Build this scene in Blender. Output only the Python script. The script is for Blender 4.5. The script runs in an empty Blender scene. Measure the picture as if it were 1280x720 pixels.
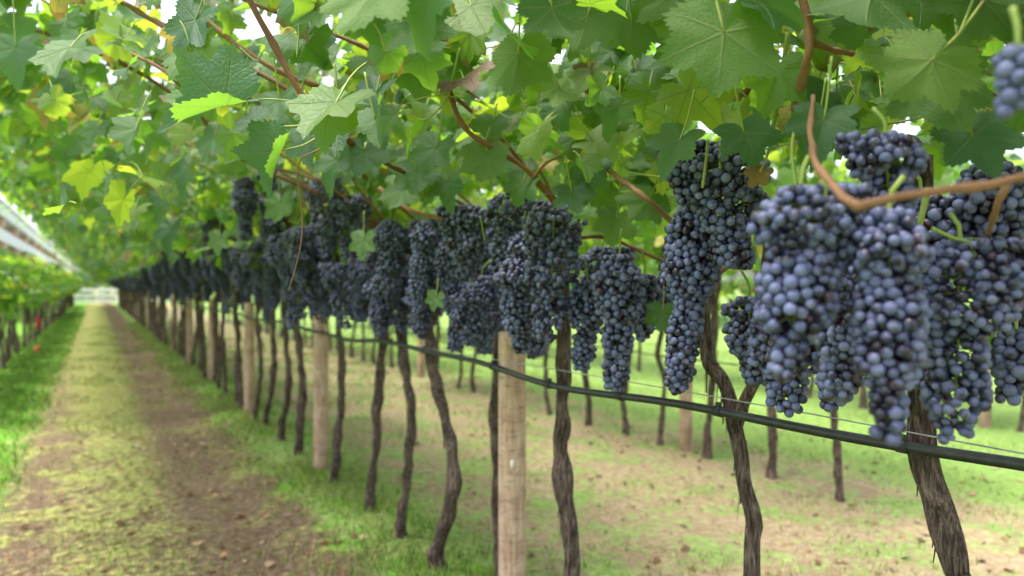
import bpy, math, random
import numpy as np
from mathutils import Vector

random.seed(7)
RNG = np.random.default_rng(7)
scene = bpy.context.scene
COL = scene.collection
R = math.radians

# ------------------------------------------------------------------ camera, sky, sun, exposure
CAM_H = 1.15
F = 853.333
YAW = math.atan(520 / F)
CY, SY = math.cos(YAW), math.sin(YAW)
HORIZON = 357.0
cam_d = bpy.data.cameras.new('camera')
cam = bpy.data.objects.new('camera', cam_d)
COL.objects.link(cam)
cam.location = (0, 0, CAM_H)
cam.rotation_euler = (R(90), 0, -YAW)
cam_d.sensor_width = 36
cam_d.lens = 24
cam_d.shift_y = -(360 - HORIZON) / 1280
cam_d.clip_start = 0.02
cam_d.clip_end = 1500
cam_d.dof.use_dof = True
cam_d.dof.focus_distance = 1.06
cam_d.dof.aperture_fstop = 2.9
scene.camera = cam

SUN_EL, SUN_AZ = R(73), R(-80)          # azimuth measured clockwise from +Y
world = bpy.data.worlds.new('World')
scene.world = world
world.use_nodes = True
wn, wl = world.node_tree.nodes, world.node_tree.links
sky = wn.new('ShaderNodeTexSky')
sky.sky_type = 'NISHITA'
sky.sun_disc = False
sky.sun_elevation = SUN_EL
sky.sun_rotation = SUN_AZ
sky.air_density = 1.0
sky.dust_density = 4.0
hs = wn.new('ShaderNodeHueSaturation')
hs.inputs['Saturation'].default_value = 0.45
wl.new(sky.outputs[0], hs.inputs['Color'])
wl.new(hs.outputs[0], wn['Background'].inputs['Color'])
wn['Background'].inputs['Strength'].default_value = 0.15

sun_d = bpy.data.lights.new('sun', 'SUN')
sun_d.energy = 1.9
sun_d.angle = R(14)
sun_d.color = (1.0, 0.95, 0.86)
sun = bpy.data.objects.new('sun', sun_d)
COL.objects.link(sun)
sdir = Vector((math.sin(SUN_AZ) * math.cos(SUN_EL), math.cos(SUN_AZ) * math.cos(SUN_EL), math.sin(SUN_EL)))
sun.rotation_euler = sdir.to_track_quat('Z', 'Y').to_euler()

scene.view_settings.view_transform = 'Standard'
scene.view_settings.look = 'None'
scene.view_settings.gamma = 1
scene.view_settings.exposure = 1.95
scene.render.engine = 'CYCLES'
scene.cycles.use_denoising = True
scene.cycles.max_bounces = 10
scene.cycles.diffuse_bounces = 5
scene.cycles.glossy_bounces = 2
scene.cycles.transmission_bounces = 6
scene.cycles.sample_clamp_indirect = 6


# ------------------------------------------------------------------ placing helpers
def at(px, py, X):
    """world point on the plane of lateral offset X seen in the direction (px, py) of the photograph"""
    a = (px - 640) / F
    z = X / (a * CY + SY)
    return np.array([X, z * (CY - a * SY), CAM_H - (py - HORIZON) / F * z])


def atz(px, py, z):
    a = (px - 640) / F
    return np.array([z * (a * CY + SY), z * (CY - a * SY), CAM_H - (py - HORIZON) / F * z])


def proj(P):
    P = np.asarray(P, float)
    z = P[..., 0] * SY + P[..., 1] * CY
    x = P[..., 0] * CY - P[..., 1] * SY
    zz = np.where(np.abs(z) < 1e-4, 1e-4, z)
    return 640 + F * x / zz, HORIZON - F * (P[..., 2] - CAM_H) / zz, z


CAM_R = np.array([CY, -SY, 0.0])
CAM_U = np.array([0, 0, 1.0])
CAM_T = np.array([-SY, -CY, 0.0])     # towards the camera


# ------------------------------------------------------------------ mesh helpers
class MB:
    """collects vertices, faces, uvs and material indices of one mesh"""
    def __init__(self):
        self.v, self.f, self.uv, self.n = [], [], [], 0

    def add(self, verts, faces_by_n, mat=0, uv=None, smooth=True):
        verts = np.asarray(verts, float)
        for fa in faces_by_n:
            fa = np.asarray(fa, int)
            if len(fa):
                self.f.append((fa + self.n, mat, smooth))
        self.v.append(verts)
        self.uv.append(np.zeros((len(verts), 2)) if uv is None else np.asarray(uv, float))
        self.n += len(verts)

    def mesh(self, name, mats):
        me = bpy.data.meshes.new(name)
        V = np.concatenate(self.v)
        UV = np.concatenate(self.uv)
        me.vertices.add(len(V))
        me.vertices.foreach_set('co', V.astype(np.float32).ravel())
        idx = np.concatenate([f.ravel() for f, _, _ in self.f])
        tot = np.concatenate([np.full(len(f), f.shape[1]) for f, _, _ in self.f])
        mi = np.concatenate([np.full(len(f), m) for f, m, _ in self.f])
        sm = np.concatenate([np.full(len(f), s) for f, _, s in self.f])
        start = np.concatenate([[0], np.cumsum(tot)[:-1]])
        me.loops.add(len(idx))
        me.loops.foreach_set('vertex_index', idx.astype(np.int32))
        me.polygons.add(len(tot))
        me.polygons.foreach_set('loop_start', start.astype(np.int32))
        me.polygons.foreach_set('loop_total', tot.astype(np.int32))
        me.polygons.foreach_set('material_index', mi.astype(np.int32))
        me.polygons.foreach_set('use_smooth', sm.astype(bool))
        uvl = me.uv_layers.new(name='UVMap')
        uvl.data.foreach_set('uv', UV[idx].astype(np.float32).ravel())
        for m in mats:
            me.materials.append(m)
        me.update(calc_edges=True)
        return me


def link(name, me, parent=None, loc=(0, 0, 0), rotz=0, scale=1):
    o = bpy.data.objects.new(name, me)
    COL.objects.link(o)
    o.location = [float(c) for c in loc]
    o.rotation_euler = (0, 0, rotz)
    o.scale = (scale, scale, scale)
    if parent:
        o.parent = parent
    return o


def tag(o, label=None, cat=None, group=None, kind=None):
    for k, val in (('label', label), ('category', cat), ('group', group), ('kind', kind)):
        if val:
            o[k] = val
    return o


def box(mb, c, s, mat=0, bev=0.0):
    x, y, z = [d / 2 for d in s]
    c = np.asarray(c, float)
    b = min(bev, x * .9, y * .9, z * .9)
    if b <= 0:
        v = np.array([[i, j, k] for k in (-z, z) for j in (-y, y) for i in (-x, x)]) + c
        mb.add(v, [[[0, 2, 3, 1], [4, 5, 7, 6], [0, 1, 5, 4], [2, 6, 7, 3], [0, 4, 6, 2], [1, 3, 7, 5]]], mat, smooth=False)
        return
    rings = []
    for zz, ins in ((-z, b), (-z + b, 0), (z - b, 0), (z, b)):
        xx, yy = x - ins, y - ins
        k = b if ins == 0 else b * .3
        rings.append([[xx, yy - k, zz], [xx - k, yy, zz], [-xx + k, yy, zz], [-xx, yy - k, zz],
                      [-xx, -yy + k, zz], [-xx + k, -yy, zz], [xx - k, -yy, zz], [xx, -yy + k, zz]])
    v = np.array(rings).reshape(-1, 3) + c
    q = [[r * 8 + i, r * 8 + (i + 1) % 8, (r + 1) * 8 + (i + 1) % 8, (r + 1) * 8 + i] for r in range(3) for i in range(8)]
    mb.add(v, [q, [list(range(7, -1, -1)), list(range(24, 32))]], mat, smooth=False)


def spline(pts, n):
    """Catmull-Rom through pts, n samples"""
    P = np.asarray(pts, float)
    if len(P) == 2:
        t = np.linspace(0, 1, n)[:, None]
        return P[0] * (1 - t) + P[1] * t
    E = np.vstack([2 * P[0] - P[1], P, 2 * P[-1] - P[-2]])
    d = np.concatenate([[0], np.cumsum(np.linalg.norm(np.diff(P, axis=0), axis=1) + 1e-9)])
    s = np.linspace(0, d[-1], n)
    out = []
    for q in s:
        i = min(max(int(np.searchsorted(d, q) - 1), 0), len(P) - 2)
        t = (q - d[i]) / (d[i + 1] - d[i])
        a, b, c, e = E[i], E[i + 1], E[i + 2], E[i + 3]
        out.append(.5 * (2 * b + (c - a) * t + (2 * a - 5 * b + 4 * c - e) * t * t + (3 * b - a - 3 * c + e) * t ** 3))
    return np.array(out)


def tube(mb, path, rad, sides=8, mat=0, jit=None, caps=True):
    path = np.asarray(path, float)
    n = len(path)
    rad = np.broadcast_to(np.asarray(rad, float), (n,))
    T = np.gradient(path, axis=0)
    T /= np.linalg.norm(T, axis=1)[:, None] + 1e-12
    ref = np.array([1, 0, 0]) if abs(T[0][0]) < .8 else np.array([0, 1, 0])
    U = []
    u = ref - T[0] * (ref @ T[0])
    for i in range(n):
        u = u - T[i] * (u @ T[i])
        u = u / (np.linalg.norm(u) + 1e-12)
        U.append(u)
    U = np.array(U)
    W = np.cross(T, U)
    an = np.linspace(0, 2 * math.pi, sides, endpoint=False)
    rr = rad[:, None] * np.ones((1, sides))
    if jit is not None:
        rr = rr * jit(np.linspace(0, 1, n)[:, None], an[None, :])
    V = path[:, None, :] + rr[..., None] * (np.cos(an)[None, :, None] * U[:, None, :] + np.sin(an)[None, :, None] * W[:, None, :])
    V = V.reshape(-1, 3)
    I = np.arange(n - 1)[:, None] * sides
    J = np.arange(sides)[None, :]
    J2 = (J + 1) % sides
    q = np.stack([I + J, I + J2, I + sides + J2, I + sides + J], -1).reshape(-1, 4)
    ln = np.concatenate([[0], np.cumsum(np.linalg.norm(np.diff(path, axis=0), axis=1))])
    uv = np.stack([np.tile(an / (2 * math.pi), n), np.repeat(ln, sides)], -1)
    faces = [q]
    if caps:
        faces.append([list(range(sides))[::-1], list(range((n - 1) * sides, n * sides))])
    mb.add(V, faces, mat, uv)


# ------------------------------------------------------------------ materials
def new_mat(name):
    m = bpy.data.materials.new(name)
    m.use_nodes = True
    nt = m.node_tree
    nt.nodes.clear()
    return m, nt


class N:
    """small node-writing helper"""
    def __init__(self, nt):
        self.nt = nt

    def node(self, t, **kw):
        n = self.nt.nodes.new(t)
        for k, v in kw.items():
            setattr(n, k, v)
        return n

    def put(self, sock, v):
        if isinstance(v, bpy.types.NodeSocket):
            self.nt.links.new(v, sock)
        elif v is not None:
            if hasattr(sock.default_value, '__len__') and not hasattr(v, '__len__'):
                v = (v,) * len(sock.default_value)
            if hasattr(sock.default_value, '__len__') and len(sock.default_value) == 4 and len(v) == 3:
                v = (*v, 1)
            sock.default_value = v

    def m(self, op, a, b=None, c=None, clamp=False):
        n = self.node('ShaderNodeMath', operation=op, use_clamp=clamp)
        for i, v in enumerate((a, b, c)):
            if v is not None:
                self.put(n.inputs[i], v)
        return n.outputs[0]

    def step(self, v, lo, hi, a=0.0, b=1.0):
        n = self.node('ShaderNodeMapRange', interpolation_type='SMOOTHSTEP')
        for i, q in enumerate((v, lo, hi, a, b)):
            self.put(n.inputs[i], q)
        return n.outputs[0]

    def mix(self, f, a, b, blend='MIX'):
        n = self.node('ShaderNodeMix', data_type='RGBA', blend_type=blend)
        self.put(n.inputs[0], f)
        self.put(n.inputs[6], a)
        self.put(n.inputs[7], b)
        return n.outputs[2]

    def noise(self, vec, scale, detail=3, rough=.55, out=0):
        n = self.node('ShaderNodeTexNoise')
        if vec is not None:
            self.put(n.inputs['Vector'], vec)
        n.inputs['Scale'].default_value = scale
        n.inputs['Detail'].default_value = detail
        n.inputs['Roughness'].default_value = rough
        return n.outputs[out]

    def ramp(self, f, stops, interp='LINEAR'):
        n = self.node('ShaderNodeValToRGB')
        cr = n.color_ramp
        cr.interpolation = interp
        while len(cr.elements) < len(stops):
            cr.elements.new(.5)
        for e, (p, c) in zip(cr.elements, stops):
            e.position = p
            e.color = (*c, 1)
        self.put(n.inputs[0], f)
        return n.outputs[0]

    def mapping(self, vec, scale):
        n = self.node('ShaderNodeMapping')
        self.put(n.inputs['Vector'], vec)
        n.inputs['Scale'].default_value = scale
        return n.outputs[0]

    def coord(self, which='Object'):
        return self.node('ShaderNodeTexCoord').outputs[which]

    def bump(self, h, strength=.3, dist=.01):
        n = self.node('ShaderNodeBump')
        n.inputs['Strength'].default_value = strength
        n.inputs['Distance'].default_value = dist
        self.put(n.inputs['Height'], h)
        return n.outputs[0]

    def principled(self, color, rough=.6, normal=None, spec=.5, **kw):
        n = self.node('ShaderNodeBsdfPrincipled')
        self.put(n.inputs['Base Color'], color)
        self.put(n.inputs['Roughness'], rough)
        n.inputs['Specular IOR Level'].default_value = spec
        if normal is not None:
            self.put(n.inputs['Normal'], normal)
        for k, v in kw.items():
            self.put(n.inputs[k], v)
        return n.outputs[0]

    def out(self, sh):
        o = self.node('ShaderNodeOutputMaterial')
        self.put(o.inputs['Surface'], sh)


def leaf_material(name, tint=(1, 1, 1), yellow=.95, brown=.99, ttint=(1, 1, 1), plain=False):
    m, nt = new_mat(name)
    k = N(nt)
    uv = k.node('ShaderNodeUVMap').outputs[0]
    sep = k.node('ShaderNodeSeparateXYZ')
    k.put(sep.inputs[0], uv)
    u = k.m('ABSOLUTE', sep.outputs[0])
    v = sep.outputs[1]
    best_p, best_q = None, None
    vein = None
    for deg in (0, 56, 112):
        s, c = math.sin(R(deg)), math.cos(R(deg))
        al = k.m('ADD', k.m('MULTIPLY', u, s), k.m('MULTIPLY', v, c))
        pe = k.m('ABSOLUTE', k.m('SUBTRACT', k.m('MULTIPLY', u, c), k.m('MULTIPLY', v, s)))
        neg = k.m('LESS_THAN', al, 0.0)
        pe = k.m('ADD', pe, neg)
        w = k.m('SUBTRACT', .026, k.m('MULTIPLY', al, .016))
        mk = k.m('SUBTRACT', 1.0, k.step(pe, k.m('MULTIPLY', w, .35), w))
        q = k.m('FRACT', k.m('MULTIPLY', k.m('SUBTRACT', al, k.m('MULTIPLY', pe, .95)), 7.0))
        vein = mk if vein is None else k.m('MAXIMUM', vein, mk)
        if best_p is None:
            best_p, best_q = pe, q
        else:
            less = k.m('LESS_THAN', pe, best_p)
            best_q = k.m('ADD', k.m('MULTIPLY', less, q), k.m('MULTIPLY', k.m('SUBTRACT', 1.0, less), best_q))
            best_p = k.m('MINIMUM', pe, best_p)
    sec = k.m('SUBTRACT', 1.0, k.step(k.m('ABSOLUTE', k.m('SUBTRACT', best_q, .5)), .03, .1))
    veins = k.m('MAXIMUM', vein, k.m('MULTIPLY', sec, .25))
    geo = k.node('ShaderNodeNewGeometry')
    rnd = geo.outputs['Random Per Island']
    oi = k.node('ShaderNodeObjectInfo').outputs['Random']
    rnd = k.m('FRACT', k.m('ADD', rnd, oi))
    r2 = k.m('FRACT', k.m('MULTIPLY', rnd, 37.31))
    if plain:
        rnd = k.m('MULTIPLY', rnd, .9 * yellow)
        r2 = 0.0
    back = geo.outputs['Backfacing']
    t = tint
    C = lambda r, g, b: (r * t[0], g * t[1], b * t[2])
    top = k.ramp(rnd, [(0, C(.026, .085, .034)), (.45, C(.042, .120, .042)), (.8, C(.065, .150, .036)), (yellow, C(.10, .18, .030)),
                       (yellow + .015, C(.34, .30, .05)), (brown, C(.30, .24, .05)), (brown + .01, C(.15, .075, .035))])
    low = k.ramp(rnd, [(0, C(.055, .125, .026)), (.6, C(.085, .170, .028)), (yellow, C(.14, .21, .030)),
                       (yellow + .015, C(.36, .32, .07)), (brown, C(.32, .26, .07)), (brown + .01, C(.17, .09, .045))])
    col = k.mix(back, top, low)
    # blotches and dry margins on some leaves
    nz = k.noise(k.node('ShaderNodeTexCoord').outputs['Object'], 40, 3)
    rad = k.m('SQRT', k.m('ADD', k.m('MULTIPLY', u, u), k.m('MULTIPLY', v, v)))
    dry = k.m('MULTIPLY', k.step(k.m('ADD', rad, k.m('MULTIPLY', nz, .6)), .98, 1.12), k.m('GREATER_THAN', r2, .80))
    col = k.mix(k.m('MULTIPLY', k.step(nz, .55, .75), .3), col, C(.10, .15, .03))
    col = k.mix(k.m('MULTIPLY', dry, .8), col, (.20, .11, .045))
    col = k.mix(k.m('MULTIPLY', veins, k.m('ADD', .45, k.m('MULTIPLY', back, .2))), col, C(.22, .27, .09))
    h = k.m('SUBTRACT', k.m('MULTIPLY', k.noise(uv, 22, 3), .7), k.m('ADD', k.m('MULTIPLY', vein, .7), k.m('MULTIPLY', sec, .10)))
    spray_sheen = k.m('MULTIPLY', k.step(k.noise(uv, 46, 4, .7), .50, .72), k.m('SUBTRACT', .26, k.m('MULTIPLY', back, .22)))  # spray residue specks that also paint a blue-green highlight into the upper face
    col = k.mix(spray_sheen, col, (.17, .24, .20))
    bmp = k.bump(h, .6, .005)
    pr = k.principled(col, k.m('ADD', .42, k.m('MULTIPLY', back, .28)), bmp, .5)
    tr = k.node('ShaderNodeBsdfTranslucent')
    T = lambda r, g, b: (r * ttint[0], g * ttint[1], b * ttint[2])
    tc = k.ramp(rnd, [(0, T(.20, .43, .030)), (.6, T(.34, .58, .036)), (yellow, T(.54, .68, .045)), (yellow + .015, T(.6, .5, .06)),
                      (brown, T(.5, .4, .06)), (brown + .01, T(.16, .07, .03))])
    tc = k.mix(k.m('MULTIPLY', veins, .5), tc, C(.10, .16, .03))
    tc = k.mix(k.m('MULTIPLY', dry, .8), tc, (.22, .10, .03))
    k.put(tr.inputs[0], tc)
    mx = k.node('ShaderNodeMixShader')
    mx.inputs[0].default_value = .52
    nt.links.new(pr, mx.inputs[1])
    nt.links.new(tr.outputs[0], mx.inputs[2])
    k.out(mx.outputs[0])
    return m


def berry_material():
    m, nt = new_mat('grape_skin')
    k = N(nt)
    geo = k.node('ShaderNodeNewGeometry')
    rnd = k.m('FRACT', k.m('ADD', geo.outputs['Random Per Island'], k.node('ShaderNodeObjectInfo').outputs['Random']))
    co = k.coord()
    skin = k.ramp(rnd, [(0, (.010, .009, .022)), (.5, (.016, .013, .034)), (.86, (.024, .016, .040)), (.95, (.036, .016, .036)), (1, (.055, .022, .038))])
    bloom = k.ramp(rnd, [(0, (.078, .088, .195)), (.5, (.115, .128, .265)), (1, (.155, .168, .315))])
    nz = k.noise(co, 70, 4, .6)
    nb = k.noise(co, 38, 2)
    f = k.step(k.m('ADD', nz, k.m('MULTIPLY', k.m('SUBTRACT', nb, .5), 1.4)), .31, .60)
    f = k.m('MULTIPLY', f, .92)
    col = k.mix(f, skin, bloom)
    rough = k.m('ADD', .33, k.m('MULTIPLY', f, .32))
    k.out(k.principled(col, rough, None, .5))
    return m


def simple_mat(name, stops, scale=20, rough=.8, bump=.2, dist=.003, stretch=(1, 1, 1), spec=.3, detail=4, coord='Object'):
    m, nt = new_mat(name)
    k = N(nt)
    vec = k.mapping(k.coord(coord), stretch)
    nz = k.noise(vec, scale, detail)
    col = k.ramp(nz, stops)
    k.out(k.principled(col, rough, k.bump(nz, bump, dist), spec))
    return m


def bark_material():
    m, nt = new_mat('vine_bark')
    k = N(nt)
    uv = k.node('ShaderNodeUVMap').outputs[0]
    co = k.coord()
    a = k.noise(k.mapping(co, (1, 1, .13)), 170, 6, .7)
    b = k.noise(co, 14, 3)
    f = k.m('ADD', k.m('MULTIPLY', a, .75), k.m('MULTIPLY', b, .3))
    col = k.ramp(f, [(.36, (.008, .006, .005)), (.47, (.050, .034, .028)), (.56, (.130, .092, .076)), (.68, (.27, .21, .18))])
    k.out(k.principled(col, .9, k.bump(a, .9, .012), .2))
    return m


def cane_material():
    m, nt = new_mat('cane_bark')
    k = N(nt)
    co = k.coord()
    oi = k.node('ShaderNodeObjectInfo').outputs['Random']
    a = k.noise(co, 60, 4)
    f = k.m('FRACT', k.m('ADD', k.m('MULTIPLY', a, .5), k.m('MULTIPLY', oi, .35)))
    col = k.ramp(f, [(0, (.10, .042, .022)), (.35, (.17, .075, .038)), (.6, (.23, .12, .062)), (.85, (.27, .17, .095))])
    st = k.noise(k.mapping(co, (1, 1, .3)), 420, 4, .7)
    col = k.mix(k.m('MULTIPLY', k.step(st, .52, .72), .55), col, (.06, .025, .015))
    k.out(k.principled(col, .68, k.bump(k.m('ADD', a, st), .5, .002), .3))
    return m


def green_stem_material():
    m, nt = new_mat('green_stem')
    k = N(nt)
    a = k.noise(k.coord(), 9, 2)
    col = k.ramp(a, [(.3, (.15, .22, .04)), (.55, (.24, .30, .06)), (.75, (.34, .27, .09))])
    k.out(k.principled(col, .5, None, .4, **{'Subsurface Weight': 0.0}))
    return m


def ground_material():
    m, nt = new_mat('vineyard_soil')
    k = N(nt)
    pos = k.node('ShaderNodeNewGeometry').outputs['Position']
    sep = k.node('ShaderNodeSeparateXYZ')
    k.put(sep.inputs[0], pos)
    big = k.noise(pos, .9, 3)
    med = k.noise(pos, 3.2, 4, .6)
    fine = k.noise(pos, 24, 4, .65)
    vfine = k.noise(pos, 90, 2, .6)
    X = k.m('ADD', sep.outputs[0], k.m('MULTIPLY', k.m('SUBTRACT', med, .5), .45))
    Y = sep.outputs[1]

    def band(lo0, lo1, hi0, hi1):
        return k.m('MULTIPLY', k.step(X, lo0, lo1), k.m('SUBTRACT', 1.0, k.step(X, hi0, hi1)))
    soil = k.ramp(k.m('ADD', k.m('MULTIPLY', fine, .5), k.m('MULTIPLY', vfine, .5)), [(.32, (.035, .022, .013)), (.46, (.085, .058, .036)), (.58, (.155, .11, .07)), (.7, (.28, .22, .15))])
    tan = k.ramp(k.m('ADD', k.m('MULTIPLY', fine, .6), k.m('MULTIPLY', vfine, .4)), [(.3, (.125, .088, .052)), (.5, (.24, .182, .112)), (.7, (.39, .315, .21))])
    dryg = k.ramp(k.m('ADD', k.m('MULTIPLY', fine, .55), k.m('MULTIPLY', vfine, .45)), [(.32, (.070, .062, .026)), (.44, (.140, .155, .040)), (.54, (.215, .225, .066)), (.68, (.34, .33, .15))])
    lush = k.ramp(fine, [(.25, (.045, .12, .012)), (.5, (.095, .22, .020)), (.75, (.20, .33, .045))])
    pale = k.ramp(fine, [(.25, (.085, .140, .036)), (.5, (.150, .225, .060)), (.75, (.27, .325, .12))])
    # the tilled alley on the left of the row
    col = k.mix(k.step(k.m('ADD', fine, k.m('MULTIPLY', k.m('SUBTRACT', med, .5), 1.2)), .50, .72), soil, dryg)
    mid = k.m('MULTIPLY', band(-.30, -.05, .18, .48), k.step(k.m('ADD', fine, k.m('ADD', k.m('MULTIPLY', Y, .030), k.m('MULTIPLY', k.m('SUBTRACT', med, .5), .9))), 0.46, .72))
    col = k.mix(mid, col, dryg)
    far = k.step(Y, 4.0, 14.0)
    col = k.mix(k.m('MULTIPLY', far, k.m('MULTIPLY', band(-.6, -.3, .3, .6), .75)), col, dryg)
    col = k.mix(band(.28, .45, .72, .92), col, k.mix(k.m('MULTIPLY', k.step(med, .48, .68), .5), soil, dryg))
    lm = k.m('SUBTRACT', 1.0, k.step(k.m('ADD', X, k.m('MULTIPLY', k.m('SUBTRACT', fine, .5), .35)), -.56, -.36))
    col = k.mix(lm, col, lush)
    # under the row: green grass with bare patches
    rowg = k.m('MULTIPLY', band(.82, .98, 1.35, 1.75), k.step(fine, .28, .45))
    col = k.mix(rowg, col, k.mix(k.step(med, .45, .62), pale, lush))
    # next alley: tan soil strips and pale grass
    rt = k.step(X, 1.35, 1.7)
    rcol = k.mix(k.step(k.m('ADD', med, k.m('MULTIPLY', k.m('SUBTRACT', fine, .5), .9)), .43, .63), tan, pale)
    rcol = k.mix(band(2.1, 2.6, 3.3, 3.7), rcol, k.mix(k.step(k.m('ADD', med, k.m('MULTIPLY', k.m('SUBTRACT', fine, .5), .9)), .47, .66), tan, pale))
    rcol = k.mix(k.step(X, 3.7, 4.3), rcol, k.mix(k.m('MULTIPLY', k.step(fine, .4, .6), .4), pale, lush))
    col = k.mix(rt, col, rcol)
    # the far lane between the vines pales
    h = k.m('ADD', k.m('MULTIPLY', fine, .7), k.m('ADD', k.m('MULTIPLY', vfine, .3), med))
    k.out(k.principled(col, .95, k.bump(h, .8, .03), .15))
    return m


def grass_material(name, stops):
    m, nt = new_mat(name)
    k = N(nt)
    rnd = k.node('ShaderNodeNewGeometry').outputs['Random Per Island']
    col = k.ramp(rnd, stops)
    pr = k.principled(col, .6, None, .3)
    tr = k.node('ShaderNodeBsdfTranslucent')
    k.put(tr.inputs[0], col)
    mx = k.node('ShaderNodeMixShader')
    mx.inputs[0].default_value = .35
    nt.links.new(pr, mx.inputs[1])
    nt.links.new(tr.outputs[0], mx.inputs[2])
    k.out(mx.outputs[0])
    return m


M_LEAF = leaf_material('vine_leaf')
M_LEAF_ONE = leaf_material('vine_leaf_green', (1.15, 1.12, 1.4), ttint=(.55, .62, .8), plain=True)
M_LEAF_FAR = leaf_material('vine_leaf_hedge', (1.05, 1.05, .9), .955, .985, (.8, .85, 1))
M_BERRY = berry_material()
M_BARK = bark_material()
M_CANE = cane_material()
M_STEM = green_stem_material()
M_GROUND = ground_material()
M_LUSH = grass_material('lush_grass', [(0, (.06, .15, .015)), (.5, (.11, .25, .025)), (.85, (.22, .34, .05)), (1, (.34, .34, .10))])
M_PALE = grass_material('pale_grass', [(0, (.085, .155, .025)), (.5, (.17, .25, .045)), (.8, (.27, .31, .09)), (1, (.38, .33, .15))])
M_LITTER = grass_material('dry_leaf', [(0, (.08, .045, .025)), (.4, (.19, .105, .05)), (.7, (.32, .21, .11)), (.9, (.42, .33, .22)), (1, (.32, .15, .06))])
def post_material():
    m, nt = new_mat('weathered_post')
    k = N(nt)
    co = k.coord()
    a = k.noise(k.mapping(co, (1, 1, .10)), 70, 5, .65)
    b = k.noise(co, 9, 4)
    c = k.noise(k.mapping(co, (1, 1, 9)), 5, 3)
    col = k.ramp(k.m('ADD', k.m('MULTIPLY', a, .6), k.m('MULTIPLY', b, .45)), [(.36, (.20, .115, .075)), (.5, (.40, .265, .185)), (.6, (.50, .36, .265)), (.72, (.58, .47, .38))])
    crack = k.m('SUBTRACT', 1.0, k.step(k.m('ABSOLUTE', k.m('SUBTRACT', c, .5)), .004, .014))
    col = k.mix(k.m('MULTIPLY', crack, .55), col, (.10, .06, .04))
    sep = k.node('ShaderNodeSeparateXYZ')
    k.put(sep.inputs[0], co)
    foot = k.m('SUBTRACT', 1.0, k.step(k.m('ADD', sep.outputs[2], k.m('MULTIPLY', b, .25)), .12, .42))
    col = k.mix(k.m('MULTIPLY', foot, .5), col, (.17, .12, .08))
    k.out(k.principled(col, .85, k.bump(k.m('SUBTRACT', a, crack), .5, .004), .25))
    return m


M_POST = post_material()
M_HOSE = simple_mat('black_hose', [(.3, (.006, .007, .008)), (.7, (.020, .023, .024))], 60, .42, .1, .001, (1, 1, 1), .5)
M_CLIP = simple_mat('hose_clip', [(.3, (.012, .013, .014)), (.7, (.03, .03, .032))], 60, .5, .1)
M_WIRE = simple_mat('steel_wire', [(.3, (.16, .17, .17)), (.7, (.34, .36, .36))], 80, .45, .1, .001, (1, 1, 1), .5)
M_WHITE = simple_mat('white_paint', [(.3, (.72, .72, .70)), (.7, (.84, .84, .83))], 6, .6, .1)
M_TERRA = simple_mat('terracotta_plaster', [(.3, (.50, .30, .21)), (.7, (.62, .40, .30))], 3, .85, .1)
M_GLASS = simple_mat('dark_window', [(.3, (.03, .07, .06)), (.7, (.06, .12, .10))], 1, .15, 0, .001, (1, 1, 1), .6)
M_RED = simple_mat('red_plastic', [(.3, (.36, .02, .035)), (.7, (.46, .04, .055))], 20, .5, .05)
M_ORANGE = simple_mat('orange_plastic', [(.3, (.55, .10, .03)), (.7, (.68, .16, .05))], 20, .5, .05)
M_ROOF = simple_mat('roof_tiles', [(.3, (.34, .17, .11)), (.7, (.46, .25, .17))], 12, .8, .3)
M_SCAR = simple_mat('pale_scar', [(.3, (.55, .50, .44)), (.7, (.68, .64, .58))], 40, .8, .2)


# ------------------------------------------------------------------ leaf templates
_ANG = np.radians([0, 14, 28, 42, 55, 70, 84, 98, 112, 130, 150, 166, 176, 180])
_RAD = np.array([1.0, .85, .66, .80, .92, .74, .57, .70, .77, .68, .62, .48, .18, .08])


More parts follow.
